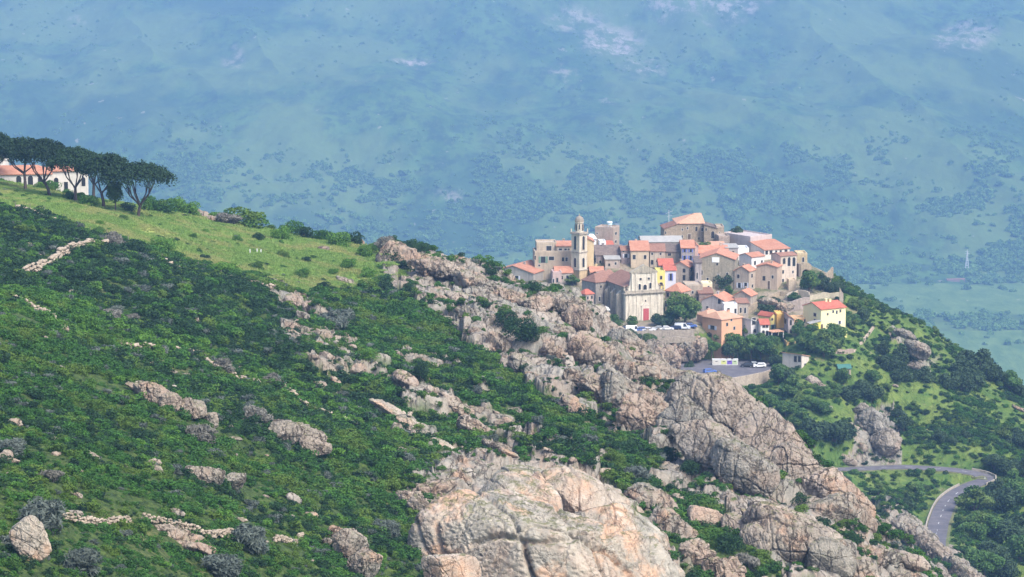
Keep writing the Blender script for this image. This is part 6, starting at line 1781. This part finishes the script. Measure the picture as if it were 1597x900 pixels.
def tree_px(px, py, hw, kind, label, group='trees of the village', lo=900, hi=1110, hz=1.0, D=None):
    p = hit(px, py, lo, hi) if D is None else at(px, py, D)
    s = F / p.length
    sz = hw / s / 3.2
    return tree(p.x, p.y, p.z - 1.5 * sz * hz, sz, kind, label, group, hz=hz)


TL = [(1068, 508, 25, 'green', 'large dark green tree on the church square', 1.1), (1050, 505, 14, 'fresh', 'light green conical tree in front of the large dark tree', 1.2),
      (941, 510, 13, 'fresh', 'leftmost clipped green tree on the church square', 1.0), (957, 514, 13, 'fresh', 'second clipped green tree from the left on the church square', 1.0),
      (985, 511, 10, 'fresh', 'small clipped tree left of the red door', 1.0), (1028, 509, 15, 'oak', 'dark low tree right of the red door', .8), (1040, 509, 12, 'oak', 'second dark low tree right of the red door', .8),
      (918, 500, 9, 'green', 'small tree beside the low whitish shed', 1), (985, 545, 18, 'oak', 'dark tree clinging to the cliff left of the square wall', 1.0), (1012, 548, 14, 'green', 'green creeper bush hanging below the square', 1.1), (1038, 545, 8, 'green', 'small bush on the grey cliff', 1.3),
      (1127, 540, 14, 'green', 'tree at the foot of the large orange house', 1), (1150, 552, 17, 'green', 'tree behind the recycling containers', 1), (1172, 556, 17, 'green', 'tree behind the dark car', 1), (1198, 560, 18, 'green', 'tree behind the white estate car', 1),
      (1110, 552, 13, 'green', 'bush at the left corner of the large orange house', .9), (1138, 556, 14, 'oak', 'dark bush just above the containers', .9), (1186, 548, 14, 'green', 'tree below the small white arched house', 1), (1208, 572, 12, 'oak', 'dark tree at the right end of the car park wall', 1),
      (1163, 527, 8, 'green', 'slim tree between the orange house and the white house', 1.3), (1205, 545, 12, 'green', 'tree in front of the carport', 1), (1228, 598, 15, 'oak', 'dark tree below the low white house', 1), (1215, 600, 18, 'green', 'tree just right of the curved retaining wall', 1), (1245, 530, 14, 'green', 'tree right of the lilac grey house', 1.1),
      (1256, 548, 17, 'green', 'broad green tree below the pale yellow house on the left', .9), (1284, 560, 24, 'green', 'largest green tree below the pale yellow house', .95), (1305, 545, 18, 'fresh', 'fresh green tree right of the yellow hut', 1), (1300, 528, 12, 'fresh', 'fresh green bush at the corner of the pale yellow house', 1), (1268, 522, 9, 'green', 'small tree under the bright yellow lean-to', 1),
      (1330, 515, 14, 'green', 'bush right of the pale yellow house', .9), (1345, 500, 13, 'oak', 'dark bush on the shoulder right of the pale yellow house', .9), (1335, 485, 12, 'green', 'bush on the skyline right of the village', .9), (1350, 478, 10, 'green', 'small bush lower on the skyline right of the village', .8),
      (1262, 458, 17, 'green', 'rounded blue-green tree under the ruined vault', 1.15), (1283, 452, 13, 'oak', 'dark tree between the vault and the wall remnant', 1.1), (1296, 460, 13, 'oak', 'dark tree under the jagged wall remnant', 1.0), (1308, 455, 10, 'oak', 'dark bush right of the jagged wall remnant', .9),
      (1196, 490, 14, 'oak', 'dark bush below the beige house with salmon roof', .8), (1210, 480, 12, 'oak', 'dark bush on the bank under the arcaded house', .8), (1190, 478, 10, 'green', 'green bush beside the terrace wall', .8), (1238, 470, 10, 'green', 'green creeper on the terrace wall', .7), (1250, 476, 10, 'oak', 'bush below the green creeper', .8),
      (1100, 396, 9, 'green', 'green ivy bush under the summit castle', 1.1), (1112, 400, 8, 'oak', 'dark ivy bush right under the castle steps', 1.0), (1150, 372, 12, 'oak', 'flat topped dark tree on the summit', .9), (1158, 373, 9, 'oak', 'smaller dark tree on the summit', .7), (1136, 380, 9, 'green', 'light green bush beside the castle', 1.0),
      (1128, 450, 14, 'oak', 'blue-green tree at the foot of the olive gable house', 1.05), (1138, 460, 8, 'fresh', 'small fresh bush below the blue-green tree', 1), (893, 446, 12, 'green', 'grey-green bush at the foot of the bell tower', .7), (926, 452, 8, 'oak', 'dark bush beside the old stained stone house', 1),
      (1074, 586, 9, 'oak', 'slim dark cypress-like bush at the cliff edge by the car park', 1.5)]
for x_, y_, hw, k_, lb, hz_ in TL: tree_px(x_, y_, hw * 1.15, k_, lb, hz=hz_)

# palm beside the vault
p = hit(1278, 447, 1000, 1110); pl = empty('palm_tree', p); tag(pl, 'palm tree between the vault and the jagged wall remnant', 'palm tree')
MB().tube([(0, 0, -1), (.1, 0, 2), (.05, 0, 4.2)], [.35, .28, .24], 8).build('trunk', BARK, pl)
V = []; Fc = []; k = 0
r_ = random.Random(4)
for q in range(34):
    a = q * 2.4; L0 = r_.uniform(1.8, 2.6); el = r_.uniform(.0, 1.3)
    for j in range(14):
        t0 = j / 13; rr = L0 * t0 * math.cos(el * (1 - t0 * .3)); zz = 4.3 + L0 * t0 * math.sin(el) - 1.5 * t0 * t0
        for sgn in (-1, 1):
            c = Vector((math.cos(a) * rr, math.sin(a) * rr, zz)); sd_ = Vector((-math.sin(a), math.cos(a), -.25)) * sgn * .42 * (1 - t0 * .6); fw = Vector((math.cos(a), math.sin(a), -.3)) * .28
            V += [c, c + fw * .3, c + sd_ + fw, c + sd_ * .9 + fw * .7]; Fc.append((k, k + 1, k + 2, k + 3)); k += 4
np_ = np_mesh('fronds', np.array([tuple(v) for v in V]), np.array(Fc), L_TREE); obj('fronds', np_, pl)

# trees on the slope
ML = [(1385, 580, 22, 'oak'), (1420, 570, 26, 'oak'), (1405, 598, 22, 'oak'), (1360, 600, 16, 'green'), (1440, 600, 20, 'oak'), (1400, 575, 16, 'oak'), (1375, 555, 14, 'oak'),
      (1500, 590, 24, 'oak'), (1515, 575, 22, 'oak'), (1530, 590, 28, 'oak'), (1548, 600, 22, 'oak'), (1480, 608, 18, 'oak'), (1500, 610, 22, 'oak'), (1575, 612, 20, 'green'), (1590, 618, 16, 'oak'), (1520, 610, 20, 'oak'), (1345, 620, 20, 'oak'), (1325, 625, 20, 'oak'), (1360, 628, 18, 'oak'),
      (1270, 690, 26, 'oak'), (1300, 692, 28, 'oak'), (1318, 684, 22, 'oak'), (1250, 670, 20, 'green'), (1225, 650, 20, 'green'), (1235, 620, 22, 'green'), (1255, 640, 18, 'green'), (1280, 650, 18, 'green'), (1200, 640, 16, 'green'), (1300, 620, 14, 'fresh'), (1315, 600, 15, 'fresh'), (1285, 625, 14, 'fresh'),
      (1590, 700, 22, 'oak'), (1570, 690, 18, 'green'), (1550, 730, 20, 'oak'), (1570, 742, 20, 'oak'), (1595, 745, 22, 'oak'), (1465, 690, 14, 'oak'), (1485, 694, 10, 'oak'), (1440, 690, 12, 'grn'), (1410, 668, 14, 'oak'), (1400, 650, 12, 'oak'), (1505, 685, 9, 'oak'), (1425, 640, 10, 'green'),
      (1520, 805, 30, 'green'), (1508, 790, 16, 'oak'), (1560, 800, 30, 'oak'), (1590, 790, 26, 'green'), (1540, 840, 30, 'green'), (1575, 850, 32, 'oak'), (1510, 850, 26, 'green'), (1590, 880, 30, 'green'), (1545, 880, 30, 'oak'), (1520, 885, 24, 'green'), (1600, 835, 26, 'oak'), (1500, 825, 14, 'green'), (1555, 775, 18, 'oak'), (1580, 765, 18, 'green'), (1535, 900, 28, 'green'), (1565, 905, 26, 'oak'),
      (1430, 782, 20, 'green'), (1415, 795, 12, 'oak'), (1450, 745, 9, 'green'), (1330, 745, 10, 'green'), (1370, 775, 12, 'green'), (1345, 790, 14, 'green')]
LM3 = [(1385, 575, 'left of the rocky brow'), (1420, 590, 'under the rocky brow'), (1360, 610, 'left below the rocky brow'), (1440, 605, 'right below the rocky brow'), (1500, 580, 'on the skyline right of the rocky brow'), (1530, 580, 'at the top of the dark skyline clump'), (1550, 605, 'at the right end of the dark skyline clump'),
       (1490, 612, 'below the dark skyline clump'), (1590, 615, 'on the skyline at the right edge'), (1330, 625, 'right of the teal roofed hut'), (1300, 605, 'left of the teal roofed hut'), (1270, 690, 'in the oak clump left of the grey slabby outcrop'), (1310, 690, 'touching the grey slabby outcrop'), (1235, 620, 'below the low white house'), (1220, 650, 'under the curved retaining wall'),
       (1270, 650, 'below the pale scree boulders'), (1590, 700, 'on the slope at the right edge'), (1560, 735, 'just outside the hairpin bend'), (1595, 745, 'right of the hairpin bend at the edge'), (1465, 690, 'on the grass above the hairpin bend'), (1500, 690, 'above the outer parapet of the bend'), (1410, 660, 'right of the grey slabby outcrop'), (1425, 640, 'between brow and grey slabby outcrop'),
       (1510, 790, 'right of the inner parapet'), (1555, 780, 'right of the road below the bend'), (1590, 790, 'at the right edge below the bend'), (1515, 845, 'beside the lower stretch of road'), (1560, 840, 'in the middle of the lower right wood'), (1600, 835, 'at the right edge of the lower wood'), (1520, 895, 'at the bottom beside the grey rib'), (1560, 895, 'at the bottom of the lower right wood'), (1595, 885, 'in the bottom right corner'),
       (1430, 785, 'inside the loop of the road'), (1450, 745, 'just inside the hairpin bend'), (1330, 750, 'just below the upper road'), (1370, 775, 'on the grass inside the road loop'), (1345, 795, 'above the pink and grey buttress')]
for i, (x_, y_, hw, k_) in enumerate(ML):
    k_ = 'green' if k_ == 'grn' else k_
    reg = 'above the hairpin road' if y_ < 735 and x_ > 1380 else ('below the hairpin bend at the right edge' if x_ > 1490 else ('between the car park and the hairpin road' if y_ < 735 else 'inside the loop of the hairpin road'))
    reg2 = where_(x_, y_, LM3)
    tree_px(x_, y_, hw * 1.12, k_, ('small ' if hw < 15 else ('large ' if hw > 25 else '')) + {'oak': 'dark round holm oak', 'green': 'mid green bushy tree', 'fresh': 'fresh green bushy tree'}[k_] + ' ' + reg2, 'trees on the far slope', lo=780, hi=1060, hz=random.uniform(.7, .95))
x, y, z = scatter(2600, 800, 1065, 1195, 1670)
e = zones(x, y, z); ok = (e[6] > .5) & ~on_road(x, y, 8) & (e[1] < 905) & ~inpoly(x, y, LOTW) & (project(x, y, z)[0] > 1225) & (fbm2(x * .03, y * .03, 3, 77) > -.02)
ids = rng.permutation(np.where(ok)[0])[:120]
for i in ids:
    k_ = random.choice(('oak', 'green', 'green', 'fresh'))
    reg = 'above' if e[1][i] < 730 else 'below'
    sz = random.uniform(.28, .62)
    tree(x[i], y[i], z[i] - 1.2, sz, k_, ('little', 'low', 'broad')[(sz > .39) + (sz > .51)] + {'oak': ' dark bush ', 'green': ' mid green bush ', 'fresh': ' fresh green bush '}[k_] + where_(e[0][i], e[1][i], LM3), 'bushes on the grassy slope ' + reg + ' the road', name='bush_tree', hz=.8)
# low cover on that slope
x, y, z = scatter(60000, 800, 1110, 1080, 1680)
e = zones(x, y, z); ok = (e[6] > .5) & ~on_road(x, y) & ~inpoly(x, y, LOTW) & (rng.random(len(x)) < .10 + .55 * ss(.0, .34, fbm2(x * .035, y * .035, 4, 78)))
x, y, z = x[ok], y[ok], z[ok]; s = rng.uniform(.5, 1.5, len(x)); q = rng.random(len(x)) < .55
for c, nm, w_, lb in ((CG, 'slope_scrub', q, 'low green scrub on the grassy slope below the village'), (CDK, 'slope_dark_scrub', ~q, 'low dark scrub on the grassy slope below the village')):
    gn_scatter(nm, np.stack([x[w_], y[w_], z[w_] - .15], 1), np.stack([s[w_], s[w_], s[w_] * .8], 1), np.stack([s[w_] * 0, s[w_] * 0, rng.uniform(0, 6, w_.sum())], 1), c, lb, 'scrub')

# ---- umbrella pines
def pine(label, bx, by, cx0, cx1, cy0, cy1, D, seed, lean=0, forks=5, seg=.55, name='umbrella_pine'):
    r_ = random.Random(seed)
    p = at(bx, by, D); s = F / p.length
    p.z = float(ground_z(p.x, p.y)[0]) - .2
    r = empty(name, p); tag(r, label, 'pine tree', 'umbrella pines beside the villa')
    cy1 += 6; cxm = ((cx0 + cx1) / 2 - bx) / s; hw = (cx1 - cx0) / 2 / s * 1.16
    zt_ = (by - cy0) / s; zb = (by - cy1) / s; th = zt_ - zb
    cz = zb + th * .35
    fk = zb * seg + .6
    m = MB()
    m.tube([(0, 0, -1.2), (cxm * .08 + lean * .1, 0, fk * .5), (cxm * .25 + lean * .3, .1, fk)], [.42, .34, .29], 8)
    ends = []
    for q in range(forks):
        a = q * 6.28 / forks + r_.uniform(-.3, .3); rr = hw * r_.uniform(.45, .72)
        e_ = (cxm + math.cos(a) * rr, math.sin(a) * rr * .8, cz + th * .12 * r_.uniform(-.5, 1))
        b0 = (cxm * .25 + lean * .3, .1, fk - r_.uniform(0, .7))
        mid = (b0[0] + (e_[0] - b0[0]) * .55, b0[1] + (e_[1] - b0[1]) * .55, b0[2] + (e_[2] - b0[2]) * .42)
        m.tube([b0, mid, e_], [.2, .14, .06], 6)
        for w in range(2):
            m.tube([mid, (mid[0] + (e_[0] - mid[0]) * .7 + r_.uniform(-.8, .8), mid[1] + (e_[1] - mid[1]) * .7 + r_.uniform(-.8, .8), cz + th * .15)], [.1, .04], 5)
    m.build('trunk', PBARK, r)
    L_ = []
    rg = np.random.default_rng(seed)
    for q in range(90):
        a = q * 2.39996 + rg.uniform(-.25, .25); rr = math.sqrt((q + .5) / 90) * rg.uniform(.84, .98)
        dome = (1 - rr * rr) ** .6
        L_.append((cxm + math.cos(a) * rr * hw, math.sin(a) * rr * hw * .85, zb + th * (.22 + .52 * dome * rg.uniform(.72, 1.05)), hw * rg.uniform(.13, .24), th * rg.uniform(.13, .24)))
    V, f = leaf_cloud(10000, L_, .30, seed, up=.55, shell=.62, stretch=1.8)
    obj('crown', np_mesh('crown', V, f, L_PINE), r)
    return r


pine('leftmost umbrella pine cut by the left edge', -8, 292, -45, 26, 210, 254, 738, 1)
pine('straight single-trunked umbrella pine second from the left', 40, 297, 2, 66, 207, 258, 722, 2, seg=.8)
pine('umbrella pine with a forked leaning trunk third from the left', 79, 318, 28, 102, 220, 268, 706, 3, lean=-3, seg=.5)
pine('umbrella pine with a thick forked trunk in the middle of the row', 118, 322, 82, 154, 232, 278, 702, 4, seg=.5)
pine('small umbrella pine standing behind the middle of the row', 146, 312, 122, 176, 238, 272, 735, 5, seg=.7)
pine('slender umbrella pine with a curved thin trunk', 163, 335, 132, 200, 240, 288, 694, 6, lean=-2.5, seg=.6)
pine('wide umbrella pine at the right end of the row', 215, 336, 166, 264, 242, 288, 692, 7, lean=2.0, forks=7, seg=.45)
p = surf(180, 331, 600, 760); s = F / p.length
tree(p.x, p.y, p.z, 16 / s / 3.2, 'fresh', 'small round-headed tree between the two right hand pines', 'trees beside the villa', hz=1.35)
# fence posts and white posts on the meadow
M_POST = m_plain('grey_weathered_post', (.22, .19, .16), .9, .2); M_WPOST = m_plain('white_post_paint', (.75, .75, .74), .6, .1)
for i, (x_, y_) in enumerate(((24, 327), (47, 329), (69, 332), (100, 346), (117, 357), (141, 366), (167, 372), (200, 378), (228, 405), (253, 408), (281, 416), (309, 420), (345, 434))):
    p = surf(x_, y_, 500, 760); tag(MB().tube([(0, 0, -.5), (0, 0, 1.5)], .07, 5).build('fence_post', M_POST, None, loc=p), ('first second third fourth fifth sixth seventh eighth ninth tenth eleventh twelfth thirteenth'.split()[i]) + ' thin grey fence post from the left along the meadow edge', 'fence post', 'fence posts round the meadow')
for i, (x_, y_) in enumerate(((390, 397), (401, 396), (407, 397))):
    p = surf(x_, y_, 500, 760); tag(MB().box(-.1, .1, -.1, .1, -.4, 1.1).build('white_post', M_WPOST, None, loc=p), ('left', 'middle', 'right')[i] + ' one of three white posts beside the vegetable patch', 'post', 'white posts on the meadow')

# ---- the far wood
fm = []
for k in range(3):
    V, f = leaf_cloud(170, lumps_ell(6, 4.6, 3.6, 2.6, 700 + k, (.4, .6)), 2.0, 700 + k, up=.4, shell=.8, stretch=1.2)
    me = np_mesh('far_tree', V, f, L_FAR)
    fm.append(proto(me, 1380 + 60 * k, 500 + 12 * k, 1.1, ('left', 'middle', 'right')[k] + ' tree of three standing in the far valley fields', 'trees of the far valley', 'valley_tree', 'tree', 6300, 3300))
CF_ = kinds('far_kinds', fm)
x, y, z = scatter(330000, 2350 * FAR, 6300 * FAR, -140, 1740)
px, py = project(x, y, z)
n1 = fbm2(x * .0042, y * .0013, 4, 80); n2 = fbm2(x * .014, y * .005, 3, 81)
e = far_fn(x, y, terrain(x, y))[1]['mask']
low = ss(160, 330, py)
n5 = fbm2(x * .02, y * .008, 3, 85)
dens = (.03 * low + .85 * ss(-.06, .46, n1 * .5 + .7 * n2 + .7 * n5)) * (.05 + 1.05 * low)
dens = np.where(e[1] > .5, .006 + .2 * (np.abs(fbm2(x * .008, y * .006, 2, 83)) < .03), dens)
dens = dens * (1 - e[0] * .7)
hid = inpoly(px, py, [(-200, 320), (0, 320), (640, 430), (1000, 470), (1300, 470), (1450, 560), (1650, 700), (1650, 1400), (-200, 1400)])
sel = (rng.random(len(x)) < dens) & ~hid & (py > -60)
x, y, z, low, n1 = x[sel], y[sel], z[sel], low[sel], n1[sel]
print('far wood', len(x))
s = rng.uniform(.35, 1.0, len(x)) ** 1.5 * (1.05 + .75 * low) * (1 + .4 * (rng.random(len(x)) < .06))
gn_scatter('far_wood', np.stack([x, y, z - .8], 1), np.stack([s, s, s * rng.uniform(.7, 1.1, len(x))], 1), np.stack([s * 0, s * 0, rng.uniform(0, 6, len(x))], 1), CF_, 'wood and tall scrub covering the far mountainside', 'wood')
